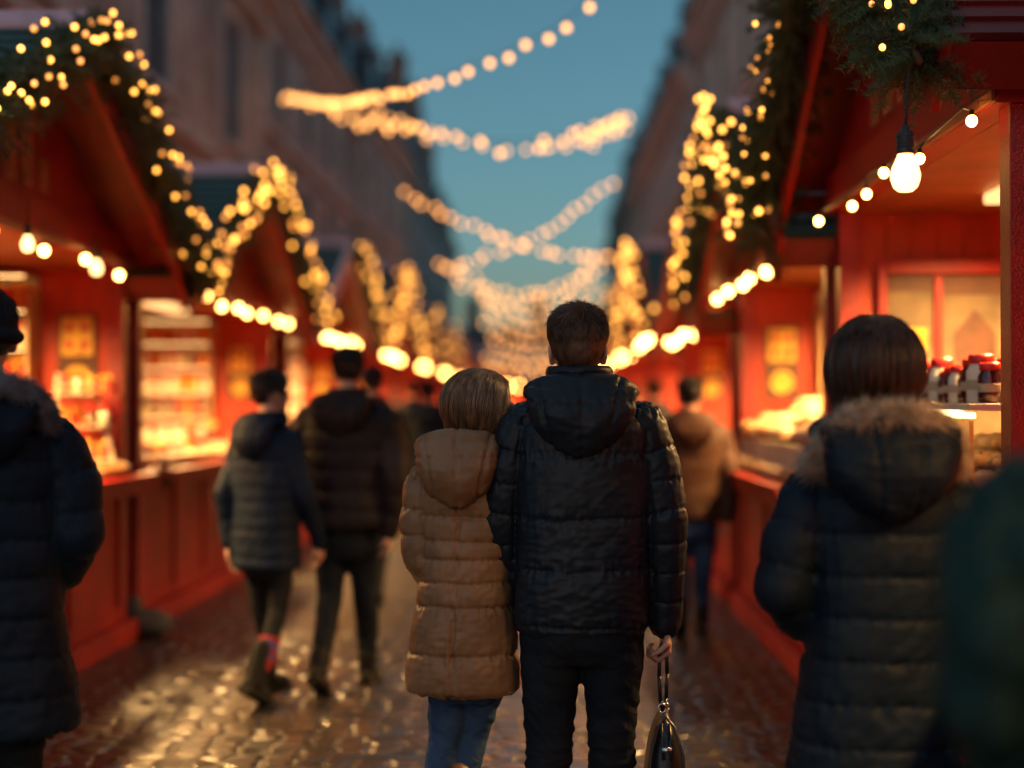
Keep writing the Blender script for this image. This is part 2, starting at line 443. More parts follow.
def garland(path, label, nspr, nneed, R=.09, nl=.035, nw=.0011, nb=30, br=.012, bmat=None, outward=Vector((-1,0,0)), seed=1, sprlen=.13, group='fir garlands over the stall gables'):
    rng = np.random.default_rng(seed)
    pts = resample(path, .05); base = pts[0]
    e = empty('garland', base, label=label, cat='garland', group=group)
    # stem
    st = MB(); st.tube([p-base for p in pts], .012, 6); obj('stem', st, M['twig'], e, True)
    PP, DD, LL = [], [], []
    n = len(pts)
    tips = []
    for i in range(nspr):
        t = rng.random()*(n-1); k = int(min(t, n-2)); p = pts[k].lerp(pts[k+1], t-k)
        tan = (pts[k+1]-pts[k]).normalized()
        d = Vector(rng.normal(size=3)); d = d - tan*d.dot(tan); d.normalize()
        d = (d + tan*rng.choice([-1, 1])*rng.uniform(.2, .9) + Vector((0, 0, -.22))).normalized()
        L = sprlen*rng.uniform(.5, 1.15)*(R/.09)
        a = np.array(p-base) + np.array(d)*R*.15
        dn = np.array(d); tips.append((Vector(a+dn*L*.75), d))
        # drooping sprig
        s = rng.random(nneed)**.8
        cen = a + np.outer(s, dn)*L + np.stack([np.zeros(nneed), np.zeros(nneed), -.25*L*s**2], 1)
        rad = rng.normal(size=(nneed, 3)); rad -= np.outer(rad@dn, dn); rad /= np.linalg.norm(rad, axis=1, keepdims=True)
        dd = rad + dn*rng.uniform(.2, .95, size=(nneed, 1))
        PP.append(cen); DD.append(dd); LL.append(nl*rng.uniform(.6, 1.1, nneed)*(1-.35*s))
    PP = np.concatenate(PP); DD = np.concatenate(DD); LL = np.concatenate(LL)
    link('foliage', needles(PP, DD, LL, np.full(len(PP), nw), 'foliage', M['needle']), e)
    me1 = bulb_mesh(br, bmat); me2 = bulb_mesh(br, DIM[bmat.name])
    for i in range(nb):
        me = me2 if rng.random() < .38 else me1
        t = (i + rng.uniform(.1, .9))/nb*(n-1); k = int(min(t, n-2)); p = pts[k].lerp(pts[k+1], t-k)
        tan = (pts[k+1]-pts[k]).normalized()
        q = Vector(rng.normal(size=3)) + outward*1.4; q -= tan*q.dot(tan); q.normalize()
        link('bulb', me, e, p - base + q*R*rng.uniform(.75, 1.3))
    return e

def light_string(path, label, step, r, m, drop=.06, jitter=.02, name='string_lights', cat='string lights', group=None, every=None, keep=None, seed=3):
    rng = np.random.default_rng(seed)
    P = resample(path, .1); base = P[0]
    e = empty(name, base, label=label, cat=cat, group=group)
    c = MB(); c.tube([p-base for p in P], .004, 5)
    B = resample(path, step)
    me = bulb_mesh(r, m)
    cap = MB(); cap.lathe([(r*.42, 0), (r*.45, r*.3), (r*.38, r*1.1), (r*.15, r*1.25)], 10)
    cme = cap.mesh('socket', M['socket'], True)
    for i, p in enumerate(B):
        if keep and not keep(i/(len(B)-1)): continue
        q = p - base + Vector((rng.normal()*jitter, rng.normal()*jitter, -drop + rng.normal()*jitter*.6))
        bo = link('bulb', me, e, q)
        link('socket', cme, bo, (0, 0, r*.8))
        c.tube([p-base, q+Vector((0, 0, r*1.8))], .003, 4)
    obj('cord', c, M['cord'], e)
    return e

# ------------------------------------------------------------------ goods for the stalls
def proto_goods():
    G = {}
    def start(nm): return empty(nm, (0, -50, -3))
    def fin(k, o): G[k] = o
    for key, body, lid in (('jam', 'jam', 'red_lid'), ('honey', 'honey', 'gold'), ('cream_jar', 'white_tin', 'red_lid')):
        e = start('jar')
        b = MB(); b.lathe([(.030, 0), (.034, .006), (.034, .075), (.026, .09), (.026, .094)], 16); obj('glass', b, M[body], e, True)
        b = MB(); b.lathe([(.029, .092), (.030, .094), (.030, .110), (.026, .114)], 16); obj('lid', b, M[lid], e, True)
        b = MB(); b.lathe([(.0346, .032), (.0348, .034), (.0348, .053), (.0346, .055)], 16); obj('paper_label', b, M['cream'], e, True)
        fin(key, e)
    for key, body, rib in (('cream_box', 'white_tin', 'red_lid'), ('red_gift', 'red_box', 'gold'), ('gold_box', 'gold', 'red_box')):
        e = start('gift_box')
        b = MB(); b.box(-.055, .055, -.04, .04, 0, .085); obj('carton', b, M[body], e, bevel=.004)
        b = MB(); b.box(-.009, .009, -.042, .042, 0.0, .088); b.box(-.057, .057, -.008, .008, .001, .0895)
        b.ell((.018, 0, .1), (.022, .01, .012)); b.ell((-.018, 0, .1), (.022, .01, .012)); obj('ribbon', b, M[rib], e)
        fin(key, e)
    e = start('bottle')
    b = MB(); b.lathe([(.028, 0), (.031, .008), (.031, .12), (.012, .165), (.012, .2)], 16); obj('glass', b, M['jam'], e, True)
    b = MB(); b.lathe([(.014, .185), (.014, .215), (.01, .218)], 12); obj('cap', b, M['gold'], e, True)
    b = MB(); b.lathe([(.0316, .03), (.0318, .032), (.0318, .09), (.0316, .092)], 16); obj('paper_label', b, M['cream'], e, True); fin('bottle', e)
    for key, mt, rr in (('loaf', 'bread', (.07, .045, .035)), ('bun', 'sugar', (.05, .048, .034)), ('cookie', 'cookie', (.05, .05, .02))):
        e = start('loaf' if key == 'loaf' else 'pastry')
        b = MB(); b.ell((0, 0, rr[2]*.9), rr, nu=20, nv=12)
        b.v = [(x*(1+.08*noise.noise((x*30, y*30, z*30))), y*(1+.1*noise.noise((x*25+4, y*30, z*30))), max(0, z+.006*noise.noise((x*40, y*40, 3)))) for x, y, z in b.v]
        obj('crust', b, M[mt], e, True)
        b = MB()
        for q in (-.03, 0, .03):
            if key == 'loaf': b.tube([(q-.008, -.028, rr[2]*1.74), (q+.008, .028, rr[2]*1.74)], .004, 6)
        if key != 'loaf': b.lathe([(rr[0]*.5, rr[2]*1.6), (rr[0]*.42, rr[2]*1.88), (.004, rr[2]*1.93)], 14)
        obj('icing', b, M['cream'], e, True)
        fin(key, e)
    return G
GOODS = proto_goods()
USED = set()
def place(key, loc, rz, label, cat, group, sc=1.0):
    if key in USED: o = copy_tree(GOODS[key])
    else: o = GOODS[key]; USED.add(key)
    o.location = loc; o.rotation_euler = (0, 0, rz); o.scale = (sc, sc, sc)
    tag(o, label, cat, group); return o

GL = {'jam': ('dark jam jar with red lid', 'jar'), 'honey': ('amber honey jar with gold lid', 'jar'), 'cream_jar': ('cream jar with red lid', 'jar'),
      'cream_box': ('cream gift box with red ribbon', 'gift box'), 'red_gift': ('red gift box with gold ribbon', 'gift box'), 'gold_box': ('gold gift box with red ribbon', 'gift box'),
      'bottle': ('dark bottle with gold cap', 'bottle'), 'loaf': ('crusty brown loaf', 'bread'), 'bun': ('pale sugared bun', 'pastry'), 'cookie': ('round gingerbread', 'pastry')}

# ------------------------------------------------------------------ stalls
def stall(s, X, Yc, L, ridge=3.42, ov=.34, D=2.1, label='', where='', far_goods=5, counter_goods=True, fill=10, fairy=None, fr=.012, nb=44,
          gspr=260, gneed=60, eave_step=.42, gr=.03, posters=True, glabel='', slabel='', plain=False, edge='red', seed=1, kinds=None, near_wall=True, garl=True, eaver=True, h=2.36, gmat=None, shelves=True, eoff=-.06, roofm='shingle'):
    rnd = random.Random(seed)
    e = empty('market_stall', (X, Yc, 0), label=label, cat='market stall', group='red timber stalls lining the market street')
    def pt(u, v, z): return (s*v, u, z)
    def bx(mb, u0, u1, v0, v1, z0, z1):
        xs = sorted((s*v0, s*v1)); mb.box(xs[0], xs[1], u0, u1, z0, z1)
    H = L/2
    # plinth and counter front with framed panels
    b = MB(); bx(b, -H+.0, H-.0, -.075, -.004, 0, .13); obj('plinth', b, M['red'], e, bevel=.008)
    b = MB(); bx(b, -H+.1, H-.1, .02, .05, .02, 1.0)
    n = max(2, round(L/1.0))
    for i in range(n+1):
        u = -H+.1 + (L-.2)*i/n; bx(b, max(-H+.1, u-.045), min(H-.1, u+.045), -.003, .0185, .13, 1.0)
    for z0, z1 in ((.131, .22), (.92, .999)):
        bx(b, -H+.1, H-.1, .0012, .0180, z0, z1)
    obj('counter_front', b, M['red'], e, bevel=.003)
    b = MB(); bx(b, -H+.101, H-.101, -.24, .42, 1.02, 1.065); bx(b, -H+.101, H-.101, -.225, -.205, .955, 1.0195); obj('counter', b, M['red'], e, bevel=.006)
    # posts
    for u in (-H, H-.1):
        b = MB(); bx(b, u, u+.1, 0, .1, 0, h); bx(b, u-.004, u+.104, -.006, -.001, .0, .12)
        obj('corner_post', b, M['red_post'] if not plain else M['red'], e, bevel=.006)
        b = MB(); bx(b, u, u+.1, D-.1, D, 0, h); obj('corner_post', b, M['red'], e)
    # walls of boards
    def boards(u_fix, vs, ve, z0, z1):
        b = MB(); k = max(1, round((ve-vs)/.13)); wd = (ve-vs)/k
        for i in range(k): bx(b, u_fix, u_fix+.03, vs+i*wd+.003, vs+(i+1)*wd-.003, z0, z1)
        bx(b, u_fix+.010, u_fix+.022, vs+.0005, ve-.0005, z0+.002, z1-.002)
        return b
    obj('side_wall', boards(H-.07, .1, D-.1, 0, h), M['inner'], e)
    if near_wall: obj('side_wall', boards(-H+.04, .1, D-.1, 0, h), M['inner'], e)
    b = MB(); k = round(L/.14)
    for i in range(k): bx(b, -H+.1+(L-.2)*i/k+.003, -H+.1+(L-.2)*(i+1)/k-.003, D-.06, D-.03, 0, h)
    bx(b, -H+.101, H-.101, D-.029, D-.01, .001, h-.001)
    obj('back_wall', b, M['inner'], e)
    b = MB(); bx(b, -H-.02, H+.02, .061, D, h+.001, h+.03); obj('ceiling', b, M['ceiling'], e)
    b = MB(); bx(b, -H-.02, H+.02, -.05, .06, h, h+.2); obj('front_beam', b, M['red'], e, bevel=.006)
    b = MB(); bx(b, -H-.02, H+.02, -.062, -.0505, h+.004, h+.04); obj('beam_trim', b, M['trim'], e, bevel=.003)
    # gable
    E = H + (.22 if eoff < 0 else .10); ez = h + eoff; gh = ridge - .06
    sl = (gh-ez)/E
    b = MB(); zz = h+.201
    uu = E - (zz-ez)/sl - .02
    b.prism([(-uu, zz), (uu, zz), (0, zz+uu*sl)], -.02, .03, lambda p, q, t: pt(p, t, q)); obj('gable_panel', b, M['red'], e)
    # little fretwork figures on the gable
    b = MB()
    for du, w_, hh in ((-.36, .10, .18), (-.12, .12, .34), (.12, .12, .34), (.36, .10, .18)):
        for a in (0, 1):
            bx(b, du-w_/2, du+w_/2, -.034, -.022, zz+.06+a*(hh-.04), zz+.09+a*(hh-.04))
            bx(b, du-w_/2+a*(w_-.02), du-w_/2+.02+a*(w_-.02), -.033, -.0215, zz+.0905, zz+.0595+hh-.04)
        b.prism([(du, zz+.10), (du+.03, zz+.06+hh/2), (du, zz+.02+hh), (du-.03, zz+.06+hh/2)], -.036, -.0225, lambda p, q, t: pt(p, t, q))
    obj('gable_ornament', b, M['trim'], e)
    # roof slopes with rows of shingles
    ln = math.hypot(E, gh-ez); rows = 12
    for sg in (-1, 1):
        b = MB()
        def rf(a, t, off):   # a along slope 0 (eave) ..1 (ridge), off normal offset
            u = E*(1-a); z = ez + (gh-ez)*a
            nu, nzz = (gh-ez)/ln, E/ln
            return (s*t, sg*(u+nu*off), z+nzz*off)
        b.prism([(0, 0), (1, 0), (1, .035), (0, .035)], -ov, D+.12, lambda p, q, t: rf(p, t, q))
        for r_ in range(rows):
            a0 = r_/rows; a1 = (r_+1.12)/rows if r_ < rows-1 else 1
            b.prism([(a0-.006, .036), (a1, .037), (a1, .042), (a0-.006, .060)], -ov+.004, D+.115, lambda p, q, t: rf(p, t, q))
        obj('roof_slope', b, M[roofm], e)
        b = MB(); b.prism([(0, -.012), (.985, -.012), (.985, -.001), (0, -.001)], -ov+.003, D, lambda p, q, t: rf(p, t, q))
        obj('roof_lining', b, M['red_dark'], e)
        b = MB(); b.prism([(-.045, -.17), (1.0, -.17), (1.0, .066), (-.045, .066)], -ov-.035, -ov-.001, lambda p, q, t: rf(p, t, q))
        obj('bargeboard', b, M['red'] if edge == 'red' else M['snow'], e, bevel=.005)
        b = MB(); b.prism([(-.035, -.10), (-.008, -.10), (-.008, -.013), (-.035, .05)], -ov+.001, D+.1, lambda p, q, t: rf(p, t, q))
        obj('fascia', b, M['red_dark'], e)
    b = MB(); b.prism([(-.11, gh+.005), (0, gh+.085), (.11, gh+.005), (.11, gh+.035), (0, gh+.125), (-.11, gh+.035)], -ov-.03, D+.14, lambda p, q, t: pt(p, t, q))
    obj('ridge_cap', b, M['ridge'], e)
    # lamp panel under the ceiling, added to brighten the interior
    b = MB(); bx(b, -H*.55, H*.45, .5, .66, h-.05, h-.001); obj('ceiling_lamp', b, M['lamp'], e, bevel=.01)
    a = bpy.data.lights.new('stall_lamp', 'AREA'); a.shape = 'RECTANGLE'; a.size = .14; a.size_y = L*.5; a.energy = fill*29; a.color = (1, .56, .19); a.spread = math.radians(150)  # area light added below the panel to light the stall inside
    ao = bpy.data.objects.new('stall_lamp', a); COL.objects.link(ao); ao.parent = e; ao.location = pt(0, .58, h-.06)
    # shelving on the far side wall, posters beside it
    wv = .55; fu = H-.075
    zs = [1.12, 1.36, 1.60, 1.84, 2.08, 2.30] if h > 2.3 else [1.12, 1.38, 1.64, 1.90]
    b = MB()
    for z in zs: bx(b, fu-.24, fu-.012, wv, D-.13, z, z+.02)
    for v in (wv-.02, D-.128): bx(b, fu-.24, fu-.0115, v, v+.019, 1.06, 2.2)
    b2 = MB(); bx(b2, fu-.011, fu-.001, wv+.001, D-.13, 1.07, 2.3)
    if shelves: obj('shelf_back', b2, M['white_wood'], e)
    if shelves: obj('shelf', b, M['pine'], e)
    if shelves:
        b = MB()
        for z in zs[1:]: bx(b, fu-.20, fu-.192, wv+.02, D-.16, z-.006, z-.001)
        obj('shelf_light', b, M['shelf_led'], e)  # thin glowing strips added to brighten the goods
    kinds = kinds or ['cream_jar', 'honey', 'cream_box', 'jam', 'cream_box', 'red_gift', 'gold_box', 'bottle']
    wx = lambda u, v, z: (X+s*v, Yc+u, z)
    for zi, z in enumerate(zs[:-1]):
        kk = kinds[(zi+seed) % len(kinds)]
        if far_goods:
            step = .95/far_goods
            for i in range(far_goods):
                k2 = kk if rnd.random() < .7 else rnd.choice(kinds)
                dv = wv+.08+i*step
                if dv > D-.22: break
                place(k2, wx(fu-.12+rnd.uniform(-.03, .03), dv+rnd.uniform(-.015, .015), z+.0205), rnd.uniform(-.2, .2)+PI/2*(k2 in ('cream_box','red_gift','gold_box'))*0,
                      GL[k2][0] + ' on a shelf in the ' + where, GL[k2][1], 'goods on the shelves of the ' + where, sc=rnd.uniform(1.35, 1.7)*(1.2 if far_goods < 5 else 1))
    if posters:
        for (zc, hh, rnds) in ((1.93, .27, 0), (1.66, .22, 1)):
            p = MB(); bx(p, fu+.000, fu+.004, .16, .43, zc-hh/2-.02, zc+hh/2+.02)
            po = empty('poster', wx(fu-.01, .295, zc), label=('poster with a gold grid of squares' if not rnds else 'poster with a gold disc') + ' on the side wall of the ' + where, cat='poster', group='posters on the stall side walls')
            q = MB(); q.box(-.125, .125, -.004, .004, -hh/2-.01, hh/2+.01); obj('board', q, M['brown_card'], po)
            q = MB()
            if rnds: q.prism([(.085*math.cos(a*PI/14), .085*math.sin(a*PI/14)) for a in range(28)], -.0075, -.0045, lambda p_, q_, t: (p_, t, q_))
            else:
                q.box(-.1, .1, -.0075, -.0045, -hh/2+.012, hh/2-.012)
            obj('print', q, M['gold'], po)
            if not rnds:
                for ix in (-.05, .05):
                    for iz in (-.055, .055):
                        q = MB(); q.prism([(ix+.026*math.cos(a*PI/6), iz+.03*math.sin(a*PI/6)) for a in range(12)], -.010, -.0078, lambda p_, q_, t: (p_, t, q_)); obj('motif', q, M['red_box'], po)
    # goods along the counter
    if counter_goods:
        m_ = int((L-.5)/.17)
        for i in range(m_):
            u = -H+.25 + i*.17
            for row in range(3):
                k2 = rnd.choice(kinds) if row == 2 else rnd.choice(['bun', 'cookie', 'bun', 'loaf'])
                place(k2, wx(u+rnd.uniform(-.02, .02), -.1+row*.16+rnd.uniform(-.01, .01), 1.0655), rnd.uniform(0, 1.5),
                      GL[k2][0] + ' on the counter of the ' + where, GL[k2][1], 'goods on the counter of ' + where, sc=1.25)
    # garland over the gable, strings under the eaves
    outw = Vector((-s, -.75, .15))
    if garl:
        def gp(u): return Vector(wx(u, -ov-.10, ez + (gh-ez)*(1-abs(u)/E) + .04 + (0 if abs(u) > .1 else -.02)))
        path = [gp(u) + Vector((0, 0, -.035*math.sin(abs(u)*9))) for u in np.linspace(-E-.1 if edge == 'red' else -.05, E+.1, 25)]
        garland(path, glabel, gspr, gneed, nb=nb, br=fr, bmat=fairy, outward=outw, seed=seed+40, R=.13, nl=.055, nw=.0022 if gneed < 70 else .0019)
    if eaver:
        path = [Vector(wx(u, -.13, h+.0 - .03*abs(math.sin((u+H)*PI/1.3)))) for u in np.linspace(-H+.05, H+.12, 25)]
        light_string(path, slabel, eave_step, gr, gmat or (M['globe'] if gr < .037 else M['globe_far']), drop=.05, group='globe bulb strings under the stall eaves', seed=seed+70)
    return e

def fairy(name, s): return emit(name, (1, .40, .055), s, 'AUTO')
f1 = fairy('fairy_glow', 6); f2 = fairy('fairy_glow_brighter', 7); f3 = fairy('fairy_glow_strong', 4); f4 = fairy('fairy_glow_far', 2.4)
DIM.update({f.name: emit(f.name + '_dim', (1, .34, .05), st*.38) for f, st in ((f1, 6), (f2, 7), (f3, 5), (f4, 3))})
XL, XR = -2.67, 1.44
N = [('nearest stall on the left', 'nearest left stall'), ('second stall on the left', 'second left stall'), ('third stall on the left', 'third left stall'),
     ('fourth stall on the left', 'fourth left stall'), ('fifth stall on the left', 'fifth left stall'), ('sixth stall on the left', 'sixth left stall')]
def lab(i, side): return ['nearest', 'second', 'third', 'fourth', 'fifth', 'sixth', 'seventh', 'eighth', 'ninth', 'tenth'][i] + ' ' + side + ' stall'
LEFT = [(7.08, 3.95), (11.62, 4.6), (16.9, 4.3), (22.6, 4.6), (28.4, 4.6), (34.4, 4.8), (40.8, 4.8), (47.2, 4.8), (54, 4.8)]
NDESC = 6
for i, (yc, L) in enumerate(LEFT):
    wv_ = lab(i, 'left')
    desc = ['XX, red with green roof, holding a ladder rack of jars', 'XX, red with green roof and brightly lit full shelves', 'XX, red with a frosted white roof edge', 'XX, small and distant under a steep cone of lights', 'XX, distant and glowing red', 'XX, glowing red far down the row'][i] if i < NDESC else 'XX, hardly more than a warm glow far down the row'
    stall(-1, XL, yc, L, label=desc.replace('XX', lab(i, 'left')), where=wv_, far_goods=([6, 6, 4, 3]+[0]*5)[i], counter_goods=i < 2, fill=([11, 14, 15]+[16]*3+[26]*3)[i], garl=i < 6,
          fairy=([f1, f2, f3, f3]+[f4]*5)[i], fr=([.013, .017, .023, .029]+[.036]*5)[i], nb=([86, 98, 44, 60, 16, 14]+[1]*3)[i], gspr=([900, 640, 420, 300, 200, 160]+[1]*3)[i], gneed=([64, 48, 34, 26, 20, 20]+[1]*3)[i],
          gr=[.024, .028, .034, .04, .045, .05, .06, .06, .06][i], eave_step=([.62, .52, .5, .5, .5, .5]+[.36]*3)[i], edge='snow' if i == 2 else 'red', plain=i > 2, seed=i+1, posters=i < 3, ridge=3.42 if i != 3 else 3.7,
          glabel='lit fir garland on the gable of the ' + lab(i, 'left'), slabel='row of globe bulbs under the eave of the ' + lab(i, 'left'))
RIGHT = [(1.72, 3.8), (5.73, 2.62), (8.9, 3.2), (12.9, 3.9), (17.2, 4.2), (22.2, 4.4), (27.4, 4.6), (33.4, 4.8), (40, 4.8), (47, 4.8)]
NDESC = 7
for i, (yc, L) in enumerate(RIGHT):
    desc = ['XX, dark red eave corner at the upper right of the frame', 'XX, with a glazed side window and a pastry case', 'XX, with heaps of buns on its red counter', 'XX, low red one without a garland', 'XX, distant, with a bright cone of garland lights', 'XX, distant and glowing red', 'XX, glowing red far down the row'][i] if i < NDESC else 'XX, hardly more than a warm glow far down the row'
    stall(1, XR, yc, L, label=desc.replace('XX', lab(i, 'right')), where=lab(i, 'right'), far_goods=([0, 0, 6, 4, 3]+[0]*5)[i], counter_goods=i in (2,), fill=([4, 9, 9]+[16]*4+[26]*3)[i],
          fairy=([f1, f1, f2, f3, f3]+[f4]*5)[i], fr=([.008, .0095, .015, .024, .027]+[.034]*5)[i], nb=([40, 100, 96, 44, 64, 16, 14]+[1]*3)[i], gspr=([1000, 1300, 640, 200, 300, 200, 160]+[1]*3)[i], gneed=([120, 75, 48, 30, 26, 20, 20]+[1]*3)[i],
          gr=[.02, .018, .030, .034, .04, .045, .05, .06, .06, .06][i], eave_step=([.9, .40, .48, .5, .44, .5, .5]+[.36]*3)[i], ov=[.10, .23, .26][min(i, 2)], roofm='red_dark' if i < 2 else 'shingle', eoff=.14 if i < 2 else -.06, plain=i > 2, seed=i+11, posters=i in (2, 3), near_wall=i != 1,
          edge='snow' if i == 2 and False else 'red', ridge=([3.7, 3.6, 3.35, 3.02]+[3.42]*6)[i], eaver=i > 0, h=([2.43, 2.43, 2.36, 2.2]+[2.36]*6)[i], garl=i not in (0, 3) and i < 7, shelves=i > 1,
          glabel='lit fir garland on the gable of the ' + lab(i, 'right'), slabel='row of globe bulbs under the eave of the ' + lab(i, 'right'))

NDESC = 0
for k_, (x_, y_) in enumerate([(-3.0, 61), (1.9, 62.5)]):  # two closing stalls added to bring a warm glow to the street end
    e_ = stall(1, 0, 0, 4.4, label=['red stall closing the far end of the market, left of the aisle', 'red stall closing the far end of the market, right of the aisle'][k_], where='far end', far_goods=0, counter_goods=False, fill=80, garl=False, eaver=False, posters=False, plain=True, seed=90+k_)
    e_.location = (x_, y_, 0); e_.rotation_euler = (0, 0, PI/2)
    light_string([Vector((x_-2.3+4.6*q/12, y_-.2, 2.42-.1*abs(math.sin(q*PI/4)))) for q in range(13)], ['bulb row across the far left closing stall', 'bulb row across the far right closing stall'][k_], 0.4, .085, M['globe_far'], group='globe bulb strings under the stall eaves', seed=200+k_)

# hanging pear bulb in focus
p = at(904, 178, 4.16)
e = empty('hanging_bulb', (p.x, p.y, p.z+.30), label='large lit pear-shaped bulb hanging on a black wire from the fir garland', cat='light bulb')
b = MB(); b.lathe([(.001, -.345), (.02, -.342), (.034, -.330), (.042, -.308), (.043, -.292), (.038, -.272), (.029, -.252), (.023, -.238), (.022, -.23)], 32); obj('glass', b, M['hero_bulb'], e, True)
b = MB(); b.lathe([(.022, -.234), (.0275, -.232), (.0275, -.222), (.025, -.218), (.026, -.180), (.023, -.172), (.013, -.166), (.010, -.150), (.005, -.145)], 28)
for k in range(4): b.lathe([(.0262, -.214+k*.010), (.0275, -.212+k*.010), (.0262, -.208+k*.010)], 28)
obj('socket', b, M['socket'], e, True)
b = MB(); b.tube([(0, 0, -.15), (.002, 0, -.12), (-.001, 0, -.08), (.006, 0, -.03), (.012, .01, .03)], .0032, 8)
b.tube([(0.004, .002, -.15), (.007, 0, -.11), (.004, 0, -.07), (.012, 0, .02)], .0018, 6); obj('cord', b, M['cord'], e, True)

for px_, py_, Y_, sc_, lb_ in ((93, 268, 7.9, .78, 'lit bulb hanging lowest beside the grid poster of the nearest left stall'), (23, 244, 6.7, .72, 'lit bulb hanging at the left frame edge, above the beanie')):
    o_ = copy_tree(e); q_ = at(px_, py_, Y_); o_.location = (q_.x, q_.y, q_.z+.30*sc_); o_.scale = (sc_,)*3; tag(o_, lb_, 'light bulb')

# strings across the street
peach = emit('peach_bulb', (1, .41, .10), 4.6)
peach2 = emit('peach_bulb_far', (1, .38, .09), 5.5)
def smooth_path(w):
    P = [at(*q) for q in w]; out = []
    for i in range(len(P)-1):
        p0 = P[max(i-1, 0)]; p1 = P[i]; p2 = P[i+1]; p3 = P[min(i+2, len(P)-1)]
        for t in np.linspace(0, 1, 8, endpoint=False):
            out.append(.5*((2*p1) + (p2-p0)*t + (2*p0-5*p1+4*p2-p3)*t*t + (3*p1-p0-3*p2+p3)*t**3))
    out.append(P[-1]); return out
def across(w, label, step, r, m=None, **k):
    k.setdefault('jitter', .03)
    return light_string(smooth_path(w), label, step, r, m or peach, drop=.05, group='light strings hung across the street', **k)
across([(285, 92, 30), (315, 97, 23), (345, 97, 18), (372, 92, 15), (411, 85, 13.4), (450, 73, 12.8), (492, 57, 12.3), (522, 43, 12), (552, 29, 11.8), (577, 10, 11.6), (660, -60, 11.4)],
       'topmost light string rising to the upper middle of the sky', .24, .028, jitter=.025)
across([(283, 94, 31), (320, 100, 26), (360, 118, 22), (410, 122, 18.5), (453, 133, 17), (490, 140, 16.5), (520, 140, 16.5), (549, 136, 17), (580, 132, 18.5), (605, 122, 22), (628, 116, 28)],
       'second light string sagging across the pale sky', .42, .034, jitter=.06)
across([(350, 100, 29), (400, 120, 26), (460, 138, 24), (520, 147, 23.5), (570, 142, 24.5), (600, 134, 26), (624, 124, 29)],
       'light string just behind the second one', .42, .036, jitter=.07)
WL, WR = -6.0, 4.2
def wallpx(X, Z): return VPX + X*F/Z
for j, (Z, ya, yb, ym, a, b_) in enumerate([(27, 188, 262, 236, 402, 608), (31, 262, 176, 238, 443, 614), (35, 258, 252, 293, 443, 608), (38, 275, 262, 302, 455, 602), (42, 292, 280, 314, 476, 595), (46, 306, 300, 328, 482, 592), (50, 322, 316, 341, 486, 589), (54, 338, 332, 354, 490, 587), (57, 352, 348, 364, 476, 596), (58, 362, 360, 372, 470, 600)]):
    xl, xr = wallpx(WL, Z), wallpx(WR, Z)
    def yy(x):
        t = (x-a)/(b_-a); return ya+(yb-ya)*t + (ym-(ya+yb)/2)*4*t*(1-t)
    w_ = []
    for k in range(9):
        x = xl + (xr-xl)*k/8
        t = (x-a)/(b_-a); 
        y = yy(min(max(x, a), b_)) + (0 if 0 <= t <= 1 else -(abs(x-(a if t < 0 else b_)))*.55)
        w_.append((x, y, Z))
    lo, hi = (a-xl)/(xr-xl), (b_-xl)/(xr-xl)
    across(w_, ['light string falling from upper left to right across the street', 'light string rising to the right and crossing the falling one', 'first long sagging string below the crossing pair', 'second sagging string below the crossing pair', 'third sagging string below the crossing pair', 'fourth sagging string below the crossing pair', 'fifth sagging string below the crossing pair', 'sixth sagging string below the crossing pair', 'seventh sagging string below the crossing pair', 'lowest and farthest light string, just above the couple'][j], [.20, .24, .22, .26, .26, .28, .3, .3, .3, .3][j], [.04, .044, .044, .048, .048, .052, .056, .06, .065, .065][j], peach2, jitter=.045, keep=lambda t, lo=lo, hi=hi: lo <= t <= hi, seed=20+j)

# ------------------------------------------------------------------ contents of the first right stall
def wR(u, v, z): return Vector((XR+v, 5.73+u, z))
# glazed window in the far side wall
M['notice'] = mat('notice_paper', (.16, .11, .055), .7, .35, 5)
fe = empty('side_window', wR(1.22, .48, 1.78), label='red framed two-pane window with lit pictures behind the bob-haired woman', cat='window')
b = MB()
for x0, x1, z0, z1 in ((-.30, -.255, -.62, .42), (-.03, .01, -.62, .345), (.40, .445, -.62, .42), (-.2545, .3995, .35, .42), (-.2545, .3995, -.62, -.55)): b.box(x0, x1, -.03, .0, z0, z1)
obj('frame', b, M['red'], fe, bevel=.005)
b = MB(); b.box(-.254, .399, -.0045, -.001, -.55, .35); obj('backing', b, M['notice'], fe)
b = MB(); b.box(-.25, -.031, -.008, -.005, .27, .34); b.box(.015, .395, -.008, -.005, .25, .34); obj('valance', b, M['brown_card'], fe)
b = MB(); b.prism([(.07, -.10), (.27, -.10), (.27, .06), (.17, .18), (.07, .06)], -.009, -.006, lambda p, q, t: (p, t, q)); obj('house_picture', b, M['brown_card'], fe)
b = MB(); b.box(-.22, -.06, -.009, -.006, -.02, .09); b.box(-.2, -.1, -.009, -.006, -.30, -.14); b.box(.04, .12, -.009, -.006, -.34, -.18); obj('print', b, M['gold'], fe)
